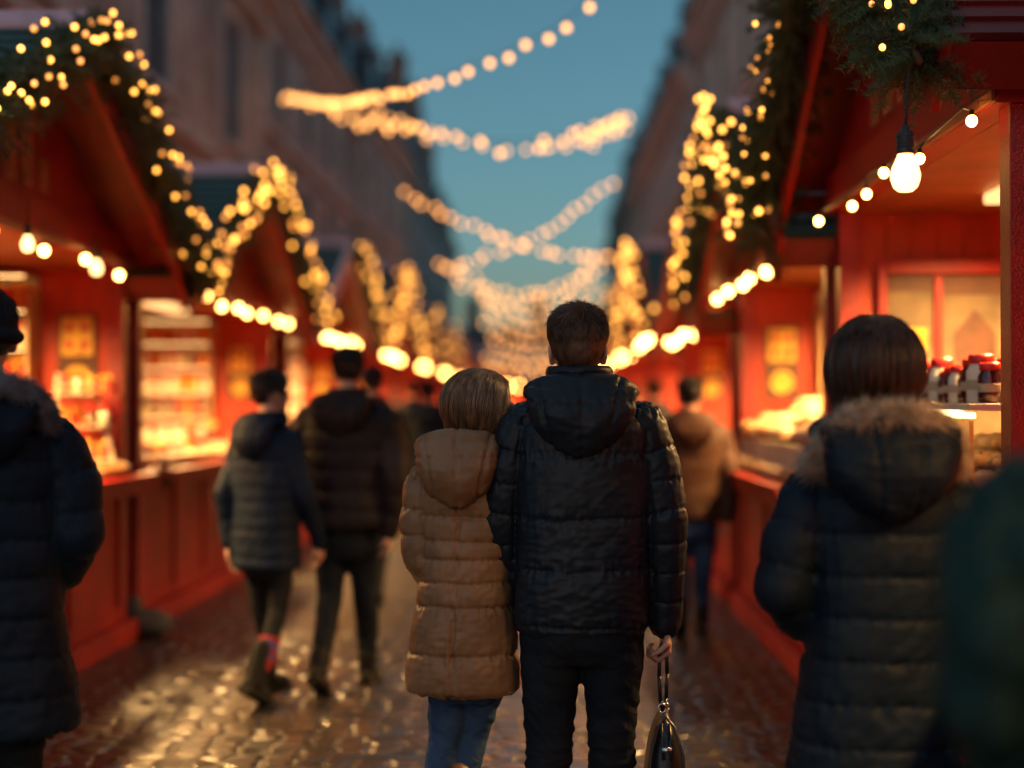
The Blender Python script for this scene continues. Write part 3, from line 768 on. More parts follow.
# display case with pastries
dc = empty('display_case', wR(-.12, .23, 1.066), label='glass pastry case with a lit top edge behind the hammered post', cat='display case')
def dbx(b, x0, x1, y0, y1, z0, z1): b.box(x0, x1, y0, y1, z0, z1)
b = MB(); dbx(b, -.19, .19, -.62, .72, .41, .435); obj('top_shelf', b, M['white_wood'], dc, bevel=.003)
b = MB(); dbx(b, -.185, -.165, -.61, .71, .385, .402); dbx(b, -.17, .17, .698, .71, .385, .402); obj('led_strip', b, M['led'], dc)
for y in (-.6, .05, .69):
    for x in (-.18, .17):
        b = MB(); dbx(b, x, x+.012, y, y+.012, 0, .4095); obj('case_post', b, M['gold'], dc)
b = MB(); dbx(b, -.188, -.184, -.60, .70, .0, .38); obj('front_glass', b, M['glass'], dc)
rnd = random.Random(5)
for i in range(13):
    for j in range(3):
        for k in range(3+j):
            kk = rnd.choice(['loaf', 'bun', 'cookie', 'loaf'])
            q = wR(-.12-.54+i*.092, .23-.11+j*.11, 1.067+.062*k)
            o = place(kk, q, rnd.uniform(0, 3), GL[kk][0] + ' heaped in the glass pastry case', GL[kk][1], 'baked goods in the pastry case', sc=rnd.uniform(.9, 1.15))
for i in range(13):
    for j in range(2):
        kk = ['jam', 'cream_jar', 'jam'][(i+j) % 3]
        place(kk, wR(-.12-.5+i*.088+rnd.uniform(-.01, .01), .23-.08+j*.12, 1.066+.4355), rnd.uniform(0, 3), GL[kk][0] + ' standing on top of the glass pastry case', 'jar', 'jars on top of the pastry case', sc=rnd.uniform(1.15, 1.6))
# heap of buns on the second right stall
rnd = random.Random(8)
for i in range(11):
    for j in range(4):
        kk = rnd.choice(['bun', 'bun', 'loaf', 'cookie'])
        place(kk, (XR+.02+j*.13, 7.7+i*.235, 1.0655+.2+.055*j), rnd.uniform(0, 3), GL[kk][0] + ' on the stepped rack of the second right stall', GL[kk][1], 'baked goods on the stepped rack', sc=1.75)
b = MB()
for j in range(4): b.box(-.06+j*.13, .069+j*.13, -1.3, 1.3, .0, .20+.055*j-.001)
tag(obj('stepped_rack', b, M['white_wood'], loc=(XR+.02, 8.88, 1.066)), 'cream stepped rack under the heaps of buns', 'rack')
# ladder rack in the first left stall
lr = empty('ladder_rack', (XL-.13, 8.62, 1.066), label='pale leaning ladder rack with jars on the nearest left counter', cat='display rack')
for x in (-.2, .2):
    b = MB(); b.tube([(x*.55-.10, .12, .62), (x+.02, -.1, 0)], .014, 4); obj('rail', b, M['white_wood'], lr)
for i, z in enumerate((.1, .3, .5)):
    b = MB(); b.box(-.19+i*.01, .17-i*.04, -.14+i*.03, .1+i*.03, z-.008, z); obj('step', b, M['white_wood'], lr)
    for j in range(4):
        kk = ['jam', 'cream_jar', 'honey', 'red_gift'][(i*2+j) % 4]
        place(kk, (XL-.13-.14+j*.085, 8.60+i*.03, 1.0665+z), j, GL[kk][0] + ' on the pale leaning ladder rack', GL[kk][1], 'goods on the ladder rack')
# grey sandbag in the gap
b = MB(); b.ell((0, 0, .08), (.17, .13, .09)); b.ell((-.1, .04, .14), (.06, .07, .12))
tag(link('sandbag', remeshed(b, 'sandbag', M['sack'], .015, 4), loc=(XL+.1, 9.2, 0)), 'slumped grey sandbag in the gap beside the nearest left stall', 'sandbag')

# ------------------------------------------------------------------ buildings
def facade(s, X, y0, y1, hc, floors, roof, label, m, spacing=5.4, first=1.6, ww=1.5, seed=0, chim=3):
    rnd = random.Random(seed); yc = (y0+y1)/2; L = y1-y0; H = L/2
    e = empty('town_house', (X, yc, 0), label=label, cat='building', group='stone houses along the market street')
    def bx(b, u0, u1, v0, v1, z0, z1):
        xs = sorted((s*v0, s*v1)); b.box(xs[0], xs[1], u0, u1, z0, z1)
    us = []; u = -H+first
    while u + ww < H-.4: us.append((u, u+ww)); u += spacing
    holes = [(a, c, z0, z1) for a, c in us for z0, z1 in floors]
    ub = sorted({-H, H, *[a for a, c in us], *[c for a, c in us]}); zb = sorted({0, hc, *[z for f in floors for z in f]})
    b = MB()
    for i in range(len(ub)-1):
        for j in range(len(zb)-1):
            mid = ((ub[i]+ub[i+1])/2, (zb[j]+zb[j+1])/2)
            if any(a < mid[0] < c and z0 < mid[1] < z1 for a, c, z0, z1 in holes): continue
            bx(b, ub[i], ub[i+1], 0, .4, zb[j], zb[j+1])
    bx(b, -H, -H+.3, .4, 8, 0, hc); bx(b, H-.3, H, .4, 8, 0, hc); bx(b, -H+.3, H-.3, 7.7, 8, 0, hc)
    bm = bmesh.new(); me = b.mesh('wall', m); bm.from_mesh(me)
    bmesh.ops.remove_doubles(bm, verts=bm.verts, dist=.001)
    # drop the faces shared by neighbouring cells
    seen = {}
    for f in bm.faces: seen.setdefault(tuple(sorted(v.index for v in f.verts)), []).append(f)
    bmesh.ops.delete(bm, geom=[f for k in seen.values() if len(k) > 1 for f in k], context='FACES')
    bm.to_mesh(me); bm.free(); link('wall', me, e)
    b = MB(); bx(b, -H, H, -.12, -.002, floors[-1][0]-.55 if len(floors) > 1 else 4, floors[-1][0]-.32); obj('string_course', b, M['trimstone'], e, bevel=.02)
    b = MB(); bx(b, -H, H, -.35, .02, hc+.001, hc+.22); bx(b, -H, H, -.2, -.003, hc-.35, hc); bx(b, -H+.01, H-.01, -.5, .01, hc+.221, hc+.34); obj('cornice', b, M['trimstone'], e, bevel=.02)
    for a, c, z0, z1 in holes:
        f = MB()
        for r_ in ((a-.17, a, z0-.0, z1), (c, c+.17, z0-.0, z1), (a-.17, c+.17, z1, z1+.2)): bx(f, r_[0], r_[1], -.06, -.002, r_[2], r_[3])
        bx(f, a-.22, c+.22, -.14, -.002, z0-.14, z0-.001)
        fo = obj('window', f, M['trimstone'], e)
        f = MB(); t = .07
        for r_ in ((a+.002, a+t, z0, z1), (c-t, c-.002, z0, z1), ((a+c)/2-t/2, (a+c)/2+t/2, z0+t, z1-t), (a+t, c-t, z0+.001, z0+t), (a+t, c-t, z1-t, z1-.001)): bx(f, r_[0], r_[1], .05, .10, r_[2], r_[3])
        obj('frame', f, M['frame'], fo)
        f = MB(); bx(f, a+.003, c-.003, .103, .11, z0+.002, z1-.002); obj('pane', f, M['pane'], fo)
    # mansard roof
    b = MB(); zt = hc+.341
    prof = [(-.30, zt), (-.30, zt+.08), (.95, zt+roof*.8), (4.0, zt+roof), (7, zt+roof*.8), (8.1, zt)]
    b.prism(prof, -H+.05, H-.05, lambda p, q, t: (s*p, t, q)); obj('roof', b, M['slate'], e)
    for i, (a, c) in enumerate(us):
        mu = (a+c)/2
        d = MB(); bx(d, mu-.75, mu+.75, -.02, 1.6, zt+.3, zt+1.9)
        d.prism([(-.95, zt+1.901), (.95, zt+1.901), (0, zt+2.5)], -.12, 1.9, lambda p, q, t, mu=mu: (s*t, mu+p, q)); do = obj('dormer', d, M['slate'], e)
        d = MB(); bx(d, mu-.5, mu+.5, -.06, -.0215, zt+.5, zt+1.75); obj('pane', d, M['pane'], do)
    for k in range(chim):
        u = -H + L*(k+.5)/chim + rnd.uniform(-.6, .6)
        c = MB(); v0 = rnd.uniform(.6, 1.4); zt2 = zt+roof+rnd.uniform(1.4, 3.0)
        bx(c, u-.7, u+.7, v0, v0+.8, zt+roof*.4, zt2); bx(c, u-.78, u+.78, v0-.08, v0+.88, zt2+.001, zt2+.15)
        co_ = obj('chimney', c, M['brick'], e)
        for q in (-.42, 0, .42):
            pz = MB(); pz.lathe([(.11, zt2+.152), (.14, zt2+.2), (.11, zt2+.6), (.13, zt2+.65)], 10, (s*(v0+.4), u+q, 0)); obj('chimney_pot', pz, M['brick'], co_, True)
    return e
fl = [(1.2, 3.4), (6.4, 9.0)]
facade(-1, WL, 6, 30.2, 9.7, [(1.0, 3.6), (6.45, 8.9)], 3.6, 'near left stone house with tall blue-dark windows above a string course', M['stoneL'], spacing=5.3, first=4.4, seed=1, chim=3)
facade(-1, WL-.1, 30.25, 46, 10.6, [(1.2, 3.4), (4.9, 7), (8, 9.8)], 3.6, 'second left stone house with dark slate roof', M['stoneR'], spacing=3.6, seed=2)
facade(-1, WL+.1, 46.05, 66, 11.2, [(1.2, 3.4), (4.9, 7), (8, 10.2)], 3.4, 'third left stone house where the light strings begin', M['stoneL'], spacing=4.2, seed=3)
facade(-1, WL-.1, 66.05, 96, 11.4, [(1.2, 3.4), (4.9, 7), (8, 10.2)], 4.6, 'farthest left house with a tall slate roof', M['stoneR'], spacing=5, seed=4, chim=4)
facade(1, WR, 4, 24, 11.2, [(1.2, 3.4), (5, 7.4), (8.4, 10.4)], 3.4, 'near right grey stone house behind the stalls', M['stoneR'], spacing=4.6, seed=5)
facade(1, WR+.1, 24.05, 40, 11.4, [(1.2, 3.4), (5, 7.2), (8.4, 10.4)], 3.6, 'second right stone house with a tall chimney', M['stoneL'], spacing=4, seed=6)
facade(1, WR, 40.05, 62, 10.8, [(1.2, 3.4), (5, 7.2), (8.2, 10)], 3.4, 'third right stone house under the lights', M['stoneR'], spacing=4, seed=7)
facade(1, WR-.1, 62.05, 92, 10.6, [(1.2, 3.4), (5, 7.2), (8.2, 10)], 3.2, 'farthest right house at the end of the row', M['stoneL'], spacing=5, seed=8)
o = facade(1, 0, -9, 9, 6.0, [(1.2, 3.2), (3.9, 5.4)], 2.2, 'low house closing the far end of the street', M['stoneR'], spacing=3.2, seed=9)
o.location = (0, 128, 0); o.rotation_euler = (0, 0, PI/2)

# ------------------------------------------------------------------ people
def V3(*a): return Vector(a)
def hand_chains(mb, wrist, dirv, palmn, side, curl=.9, sc=1.0):
    """palm, four unequal bent fingers and a thumb; dirv wrist->knuckles, palmn the way the palm faces, side +1/-1 where the thumb is"""
    d = Vector(dirv).normalized(); nn = Vector(palmn).normalized(); nn = (nn - d*nn.dot(d)).normalized(); lat = d.cross(nn)*side
    w = Vector(wrist); k = w + d*.085*sc
    mt = Matrix((lat, nn, d)).transposed()
    mb.ell(w + d*.045*sc, (.041*sc, .0165*sc, .052*sc), mt); mb.ell(w + d*.02*sc, (.032*sc, .02*sc, .035*sc), mt)
    lens = [(.042, .026, .021), (.046, .030, .022), (.043, .028, .022), (.034, .021, .019)]
    for i, ls in enumerate(lens):
        off = (.030-.020*i)*sc
        p = k + lat*off + d*(-.004*abs(i-1))*sc; pts = [w + d*.05*sc + lat*off*.8, p]; ang = .15
        for j, l in enumerate(ls):
            ang += curl*(.75 if j == 0 else 1.0) + .06*i
            q = d*math.cos(ang) + nn*math.sin(ang); p = p + q*l*sc; pts.append(p)
        mb.chain(pts, [.0098*sc, .0095*sc, .0088*sc, .0080*sc, .0070*sc], 8)
    b = w + d*.025*sc + lat*.030*sc
    t1 = b + (lat*.6 + d*.75 + nn*.35).normalized()*.038*sc
    t2 = t1 + (lat*.1 + d*.7 + nn*(.4+.5*curl)).normalized()*.030*sc
    t3 = t2 + (lat*-.25 + d*.5 + nn*(.5+.5*curl)).normalized()*.024*sc
    mb.chain([w + d*.02*sc + lat*.012*sc, b, t1, t2, t3], [.014*sc, .0135*sc, .0108*sc, .0098*sc, .008*sc], 8)

def head_shapes(mb, c, rz, sc=1.0, tilt=0.0):
    R = Matrix.Rotation(tilt, 3, 'Y') @ Matrix.Rotation(rz, 3, 'Z')
    def E(p, r, rot=None):
        m_ = R @ (rot if rot is not None else Matrix.Identity(3)); mb.ell(c + R @ (Vector(p)*sc), tuple(x*sc for x in r), m_)
    E((0, -.008, .028), (.074, .094, .084)); E((0, .018, -.03), (.062, .072, .078)); E((0, .04, -.075), (.038, .038, .03))
    E((0, .078, -.078), (.020, .016, .016)); E((0, .084, .02), (.05, .012, .01)); E((0, .093, -.018), (.010, .016, .024)); E((0, .102, -.032), (.013, .012, .010))
    E((0, .088, -.055), (.022, .010, .006)); E((0, .087, -.064), (.018, .010, .006))
    for sx in (-1, 1):
        E((sx*.036, .075, -.022), (.020, .016, .018))
        E((sx*.077, -.004, -.012), (.007, .019, .033), Matrix.Rotation(sx*.35, 3, 'Z')); E((sx*.080, -.012, .002), (.008, .010, .016)); E((sx*.074, .0, -.033), (.008, .010, .012))
    return R

def strands(roots, dirs, name, m, seglen, nseg, rad, grav, center, rr, off, rng, outward=.0, minz=None, jit=.25, wave=.0, curl_in=0., clump=6, straight_below=None):
    """combed hair as many fine tapered tubes laid over a skull"""
    P = roots.copy(); D = dirs.copy(); n = len(P); seq = [P.copy()]
    ph = rng.uniform(0, 6.28, n); alive = np.ones(n, bool)
    lowf = np.array([noise.noise(tuple(p*34)) for p in P]); lowf2 = np.array([noise.noise(tuple(p*80)) for p in P])
    short = straight_below is None
    if short:
        ci = rng.integers(0, n, 240); C_ = P[ci]; own = np.argmin(((P[:, None]-C_[None])**2).sum(2), 1)
        cd = rng.normal(size=(240, 3))*.34; D = D/np.linalg.norm(D, axis=1, keepdims=True) + cd[own]
        lift = rng.uniform(-.02, .16, 240)[own] + (rng.random(n) < .05)*rng.uniform(.05, .2, n)
    else:
        th = np.arctan2(P[:, 0]-center[0], -(P[:, 1]-center[1]))
        lowf = 1.5*np.array([noise.noise((a*5.5, 3.3, b*6)) for a, b in zip(th, P[:, 2])]); lowf2 = np.array([noise.noise((a*17, 8.1, b*9)) for a, b in zip(th, P[:, 2])])
        lift = (rng.random(n) < .04)*rng.uniform(.02, .14, n); lowf2 = lowf2*.35
    for s_ in range(nseg):
        Q = (P-center)/rr; l = np.linalg.norm(Q, axis=1, keepdims=True); Nn = (Q/rr); Nn /= np.linalg.norm(Nn, axis=1, keepdims=True)
        D = D + np.array([0, 0, -grav]) + rng.normal(size=(n, 3))*jit*.12
        below = (P[:, 2:3] < (straight_below if straight_below is not None else -99))
        T = D - (D*Nn).sum(1, keepdims=True)*Nn*np.where(below, 0, .9)
        if curl_in: T = T - np.where(below, 1, 0)*Nn*np.array([1, 1, 0])*curl_in*(s_/nseg)
        T /= np.linalg.norm(T, axis=1, keepdims=True); D = T
        Pn = P + T*seglen[:, None]
        Q = (Pn-center)/rr; l = np.linalg.norm(Q, axis=1, keepdims=True)
        zt = np.clip((Pn[:, 2:3]-center[2])/rr[2]*1.1+.15, 0, 1) if straight_below is None else 1.
        tgt = 1 + (.015 + (off + outward*s_/nseg)*zt + (.07*lowf[:, None] + .045*lowf2[:, None] + lift[:, None])*(s_+1)/nseg*zt)
        Pn = np.where((~below) | (l < 1.0), center + Q/l*np.maximum(tgt, np.where(below, l, 0))*rr, Pn)
        if minz is not None:
            stop = Pn[:, 2] < minz + .02*lowf
            alive &= ~stop; Pn = np.where(alive[:, None], Pn, P + (Pn-P)*.02)
        P = Pn; seq.append(P.copy())
    S = np.stack(seq, 1)                      # n, k, 3
    k = S.shape[1]
    T = np.gradient(S, axis=1); T /= np.linalg.norm(T, axis=2, keepdims=True)+1e-9
    A = np.cross(T, np.array([.3, .5, .8])); A /= np.linalg.norm(A, axis=2, keepdims=True)+1e-9; B = np.cross(T, A)
    r = rad*(1-np.linspace(0, 1, k)**3*.8)[None, :, None]
    ring = np.stack([S + A*r, S + (-.5*A + .87*B)*r, S + (-.5*A-.87*B)*r], 2)   # n,k,3,3
    V = ring.reshape(-1, 3)
    idx = np.arange(n)[:, None, None]*k*3 + np.arange(k-1)[None, :, None]*3
    Fc = []
    for a in range(3):
        b = (a+1) % 3; Fc.append(np.stack([idx+a, idx+b, idx+3+b, idx+3+a], -1).reshape(-1, 4))
    return npmesh(name, V, np.concatenate(Fc), m, True)

def make_hair(parent, c, rz, style, m, rng, n=3500, sc=1.0, tilt=0.0, cut=None, inflate=1.0):
    R = np.array(Matrix.Rotation(tilt, 3, 'Y') @ Matrix.Rotation(rz, 3, 'Z')); c = np.array(c)
    rr0 = np.array([.080, .100, .092])*sc*inflate; cc = np.array([0, -.010, .026])*sc
    u = rng.normal(size=(n*4, 3)); u /= np.linalg.norm(u, axis=1, keepdims=True)
    # hairline: open at the face, down to the nape behind
    zlim = np.where(u[:, 1] > (.35 if style == 'short' else .12), .62, np.where(u[:, 1] > -.15, -.05, -.72 if style == 'short' else -.55))
    if style == 'short': zlim = np.where((np.abs(u[:, 0]) > .72) & (u[:, 1] > -.45), .12, zlim)
    u = u[u[:, 2] > zlim][:n]
    P = cc + u*rr0
    crown = np.array([.12, -.55, .83]) if style == 'short' else np.array([.0, -.1, 1.])
    D = u - crown
    if style == 'short':
        D = D + np.cross(u, crown)*.6; seg = rng.uniform(.006, .0105, len(P))*np.where(u[:, 2] < 0, .6, 1.25); nseg = 6
        me = strands(P, D*.6+rng.normal(size=P.shape)*.22, 'hair', m, seg, nseg, .0013*sc, .25, cc, rr0, .10, rng, outward=.10, jit=1.6)
    else:
        fr_ = u[:, 1] > .0
        part = np.array([.3*u[:, 0]+1.1*np.sign(u[:, 0])*fr_, np.where(fr_, -1.5, -.25), 0*u[:, 0]]).T
        D = part + np.array([0, 0, -.3])
        seg = np.full(len(P), .022)*sc; nseg = 15
        me = strands(P, D, 'hair', m, seg, nseg, .0014*sc, .6, cc, rr0, .08, rng, outward=.34, minz=cut, jit=.4, curl_in=.05, straight_below=-.05*sc)
    V, _ = get_vn(me); set_v(me, V@R.T + c)
    h = link('hair', me, parent)
    # scalp layer under the strands
    b = MB(); b.ell((0, 0, 0), (1, 1, 1), nu=36, nv=24)
    vs = np.array(b.v); zl = np.where(vs[:, 1] > .35, .62, np.where(vs[:, 1] > -.15, -.05, -.70 if style == 'short' else -.8))
    if style == 'short': zl = np.where((np.abs(vs[:, 0]) > .72) & (vs[:, 1] > -.45), .12, zl)
    keep = [f for f in b.f if all(vs[i, 2] > zl[i]-.02 for i in f)]
    W = (cc + vs*rr0*1.0)
    if style != 'short': pass
    b.v = [tuple(p) for p in (W@R.T + c)]; b.f = keep
    me2 = b.mesh('scalp', m, True); so_ = link('hair_base', me2, h)
    sd = so_.modifiers.new('t', 'SOLIDIFY'); sd.thickness = .004; sd.offset = -1
    return h

def seg_dist(V, pts, rad):
    best = np.full(len(V), 1e9); tt = np.zeros(len(V)); acc = 0
    pts = [np.array(p) for p in pts]
    for i in range(len(pts)-1):
        a, b = pts[i], pts[i+1]; d = b-a; L = np.linalg.norm(d)
        t = np.clip(((V-a)@d)/(L*L), 0, 1); r = rad[i]+(rad[i+1]-rad[i])*t
        q = np.linalg.norm(V-(a+t[:, None]*d), axis=1)/r
        m_ = q < best; best = np.where(m_, q, best); tt = np.where(m_, acc+t*L, tt); acc += L
    return best, tt

def coat(parent, name, m, rings, arms, voxel=.009, baffles=None, arm_step=.09, amp=.010, wr=.004, seams=(), smooth=3, vseam=None, label=None, extra=None, off=0., folds=1.):
    mb = MB(); mb.loft(rings)
    for pts, rad in arms: mb.chain(pts, rad)
    if extra: extra(mb)
    me = remeshed(mb, name, m, voxel, smooth)
    V, Nn = get_vn(me)
    Z = np.array([r[0] for r in rings]); o_ = np.argsort(Z)
    I = lambda k: np.interp(V[:, 2], Z[o_], np.array([r[k] for r in rings])[o_])
    qt = np.sqrt(((V[:, 0]-I(1))/I(3))**2 + ((V[:, 1]-I(2))/I(4))**2)
    qt = np.where((V[:, 2] > Z.max()+.01), 0.9, qt)
    qa = np.full(len(V), 9.); ta = np.zeros(len(V))
    for pts, rad in arms:
        q, t = seg_dist(V, pts, rad); mk = q < qa; qa = np.where(mk, q, qa); ta = np.where(mk, t, ta)
    wa = 1/(1+np.exp(-(qt-qa-.06)*22))
    n1 = nz(V, 9, 3+off); n2 = nz(V, (26, 26, 16), 9+off); n3 = nz(V, (70, 70, 24), 17+off); n4 = nz(V, (24, 24, 70), 31+off)
    # diagonal pull folds
    n5 = nz(np.stack([V[:, 0]*.5+V[:, 2]*.7, V[:, 1], V[:, 2]-V[:, 0]*.9], 1), (10, 10, 42), 41+off)
    def prof(f): return np.clip(4*f*(1-f), 0, 1)**.30
    if baffles is not None:
        bz = np.sort(np.array(baffles)); zz = V[:, 2] + .006*n1
        k = np.clip(np.searchsorted(bz, zz)-1, 0, len(bz)-2); ft = np.clip((zz-bz[k])/(bz[k+1]-bz[k]), 0, 1)
    else: ft = np.full(len(V), .5)
    zz = (ta + .006*n1)/arm_step; fa = zz-np.floor(zz)
    pt_, pa_ = prof(ft), prof(fa)
    if baffles is None: pt_[:] = .8
    lowz = np.clip((rings[0][0]+.42-V[:, 2])/.2, 0, 1)*(1-wa)
    disp = (1-wa)*(pt_-.75)*amp + wa*(pa_-.75)*amp*.75
    nearT = (1-pt_)*(1-wa) + (1-pa_)*wa
    disp += nearT*n3*.016 + n1*wr*1.3 + n2*wr*.9 + n4*wr*(.4+.8*lowz*folds) + n5*wr*.5
    disp -= np.where(pt_*(1-wa)+pa_*wa < .62, .0022, 0)
    disp -= np.exp(-((qt-qa-.06)/.03)**2)*.006*(V[:, 2] > 1.0)
    if vseam is not None:
        sgn = V[:, 1] < I(2)
        for xf in vseam:
            xx = xf(V[:, 2]); disp -= np.where(sgn & (wa < .5), np.exp(-((V[:, 0]-xx)/.006)**2)*.006, 0)
            disp += np.where(sgn & (wa < .5), np.exp(-((V[:, 0]-xx)/.03)**2)*n3*.006, 0)
    V = V + Nn*disp[:, None]
    set_v(me, V)
    o = link(name, me, parent)
    if label: o['label'] = label
    return o

def hood(parent, m, c, w, hgt, d, voxel=.008, seams=(-.05, .05), drop=.0, off=0, tilt=.0, rz=0):
    """hood lying on the back: a slumped pouch with a rolled opening"""
    mb = MB(); c = Vector(c)
    R = Matrix.Rotation(rz, 3, 'Z')
    # stand-up rolled rim from shoulder to shoulder around the nape
    rim = []
    for k in range(15):
        a = PI*(k/14); rim.append(c + R @ Vector((-math.cos(a)*w*.5, .05 - math.sin(a)*d*1.0, hgt*.36 + math.sin(a)*hgt*.12)))
    mb.chain(rim, [.020 + .016*math.sin(PI*k/14) for k in range(15)], 12)
    pr = []
    for k in range(9):
        t = k/8; z = hgt*.42 - t*hgt*.95
        wd = w*.53*math.sqrt(max(.02, 1-(t**2.6)))*(1-.06*t); dp = d*(.30+.55*math.sin(PI*min(1, .18+t*.72)))
        p = c + R @ Vector((0, -d*.42 - d*.12*math.sin(PI*t), z))
        pr.append((p.z, p.x, p.y, wd, dp*.8))
    mb.loft(pr[::-1], 28, 2.2)
    me = remeshed(mb, 'hood', m, voxel, 5)
    V, Nn = get_vn(me)
    n1 = nz(V, 14, 5+off); n3 = nz(V, (60, 60, 30), 15+off); n4 = nz(V, (20, 20, 55), 25+off)
    L = (V - np.array(c)) @ np.array(R)
    back = L[:, 1] < -.02; disp = n1*.007 + n4*.003
    for sx in seams:
        xx = sx*(1+.5*(L[:, 2]/hgt)); g_ = np.abs(L[:, 0]-xx)
        disp += np.where(back, -np.exp(-(g_/.006)**2)*.007 + np.exp(-(g_/.03)**2)*n3*.004, 0)
    zl = np.abs(L[:, 2] - (hgt*.22 - 1.2*L[:, 0]**2*0)); disp += np.where(back, -np.exp(-(zl/.005)**2)*.005 + np.exp(-(zl/.02)**2)*n3*.004, 0)
    set_v(me, V + Nn*disp[:, None])
    return link('hood', me, parent)

def fur(parent, m, path, R0, n, L=.035, seed=3, name='fur_trim', w=.0011):
    rng = np.random.default_rng(seed); P = resample(path, .01); k = len(P)
    b = MB(); b.chain([p for p in P[::3]] + [P[-1]], [R0]*(len(P[::3])+1), 10)
    me = remeshed(b, name, m, .012, 2); o = link(name, me, parent)
    A = np.array([tuple(p) for p in P]); T = np.gradient(A, axis=0); T /= np.linalg.norm(T, axis=1, keepdims=True)
    i = rng.integers(0, k, n); d = rng.normal(size=(n, 3)); d -= (d*T[i]).sum(1, keepdims=True)*T[i]; d /= np.linalg.norm(d, axis=1, keepdims=True)
    cl = np.array([noise.noise(tuple((A[i[q]]+d[q]*R0)*45)) for q in range(n)])
    dirs = d + T[i]*rng.normal(size=(n, 1))*.35 + np.array([0, 0, -.25]) + cl[:, None]*.7*T[i]
    link('fur_hairs', needles(A[i] + d*R0*.85, dirs, L*rng.uniform(.5, 1.1, n)*(1+.4*cl), np.full(n, w), 'fur_hairs', m), o)
    return o

def trousers(parent, m, hip, legs, voxel=.009, wr=.006, name='trousers', bunch=.4, off=0):
    mb = MB(); 
    hz, hx, hy, w, d = hip
    mb.loft([(hz-.16, hx, hy, w*.78, d*.8), (hz-.10, hx, hy, w*.98, d), (hz, hx, hy, w*.98, d), (hz+.12, hx, hy, w*.86, d*.88)], 26)
    for pts, rad in legs: mb.chain(pts, rad, 18)
    me = remeshed(mb, name, m, voxel, 3)
    V, Nn = get_vn(me)
    n1 = nz(V, (10, 10, 22), 2+off); n2 = nz(V, (8, 8, 60), 8+off); n3 = nz(np.stack([V[:, 0], V[:, 1], V[:, 2]+V[:, 0]*.8], 1), (12, 12, 45), 4+off)
    lo = np.clip((bunch-V[:, 2])/.18, 0, 1); knee = np.exp(-((V[:, 2]-.5)/.1)**2)
    set_v(me, V + Nn*(n1*wr*.8 + n3*wr*(.35+.5*knee) + n2*wr*1.9*lo)[:, None])
    return link(name, me, parent)

def shoe(parent, m, ankle, rz=0, pitch=0, h=.12, L=.27, name='shoe'):
    mb = MB(); R = Matrix.Rotation(rz, 3, 'Z') @ Matrix.Rotation(pitch, 3, 'X')
    a = Vector(ankle)
    def E(p, r): mb.ell(a + R @ (Vector(p)), r, R)
    mb.chain([a + R @ Vector((0, -.01, h-.05)), a + R @ Vector((0, 0, -.02))], [.05, .05])
    E((0, .01, -.035), (.042, .07, .045)); E((0, .09, -.045), (.045, .10, .033)); E((0, .14, -.05), (.04, .055, .026)); E((0, -.035, -.045), (.036, .04, .038))
    mb.box(-.042, .042, -.07, .19, -.085, -.066, Matrix.Translation(a) @ R.to_4x4())
    return link(name, remeshed(mb, name, m, .008, 2), parent)

def body(parent, head, hz, neck, sh, arms, hips, legs, voxel, hands=(), sc=1.0, tilt=0, hips_z=.95):
    mb = MB(); R = head_shapes(mb, Vector(head), hz, sc, tilt)
    hd = Vector(head)
    mb.chain([Vector(neck)+Vector((0, 0, -.03)), hd + Vector((0, -.012, -.04))], [.056*sc, .052*sc])
    z0 = hips_z; nk = Vector(neck)
    mb.loft([(z0-.06, hips[0], hips[1], .13, .085), (z0+.1, hips[0]*.7+nk.x*.3, hips[1], .115, .08), (z0+.35, nk.x, nk.y, .14, .09), (nk.z-.07, nk.x, nk.y, .15, .08), (nk.z, nk.x, nk.y, .06, .06)])
    for pts, rad in arms: mb.chain(pts, rad, 10)
    for pts, rad in legs: mb.chain(pts, rad, 10)
    for h in hands: hand_chains(mb, *h)
    me = remeshed(mb, 'body', M['skin'], voxel, 2, .4)
    b = link('body', me, parent)
    for sx in (-1, 1):
        eb = MB(); eb.ell(hd + R @ (Vector((sx*.032, .083, .004))*sc), (.0125*sc,)*3, nu=12, nv=8); obj('eye', eb, M['eye'], parent, True)
    return b

def thin(ch, k=.62): return [(pts, [r*k for r in rad]) for pts, rad in ch]
def P(x, y, z): return Vector((x, y, z))

# ---- the man in the middle
Y1 = 4.54
man = empty('person', (at(583, 404, Y1).x, Y1, 0), label='man in a black puffer jacket and dark jeans holding a black handbag', cat='person')
head = P(-.016, .03, 1.672)
armR = ([P(.185, 0, 1.435), P(.232, -.005, 1.30), P(.262, -.01, 1.14), P(.264, .02, .96), P(.262, .05, .80)], [.080, .078, .070, .062, .056])
armL = ([P(-.185, 0, 1.435), P(-.235, .0, 1.30), P(-.262, .02, 1.13), P(-.235, .07, .98), P(-.19, .14, .86)], [.080, .078, .070, .062, .055])
legR = ([P(.088, .0, .86), P(.092, .0, .66), P(.090, -.005, .50), P(.088, -.01, .30), P(.090, -.01, .10)], [.109, .099, .080, .071, .063])
legL = ([P(-.092, .0, .86), P(-.105, .0, .66), P(-.108, -.01, .50), P(-.110, -.02, .30), P(-.112, -.02, .10)], [.109, .099, .080, .071, .063])
wrist = P(.262, .055, .79)
body(man, head, 0, P(-.005, .0, 1.53), .18, [(armR[0][:-1] + [wrist], [.05, .045, .04, .032, .026]), (armL[0], [.05, .045, .04, .032, .026])], (0, 0), thin([legR, legL], .6), .0055,
     hands=[(wrist, (.06, .0, -1), (-1, -.25, 0), -1, 1.15, 1.02), (armL[0][-1], (.5, .8, -.3), (1, -.5, 0), 1, .5, 1.0)], sc=1.10)
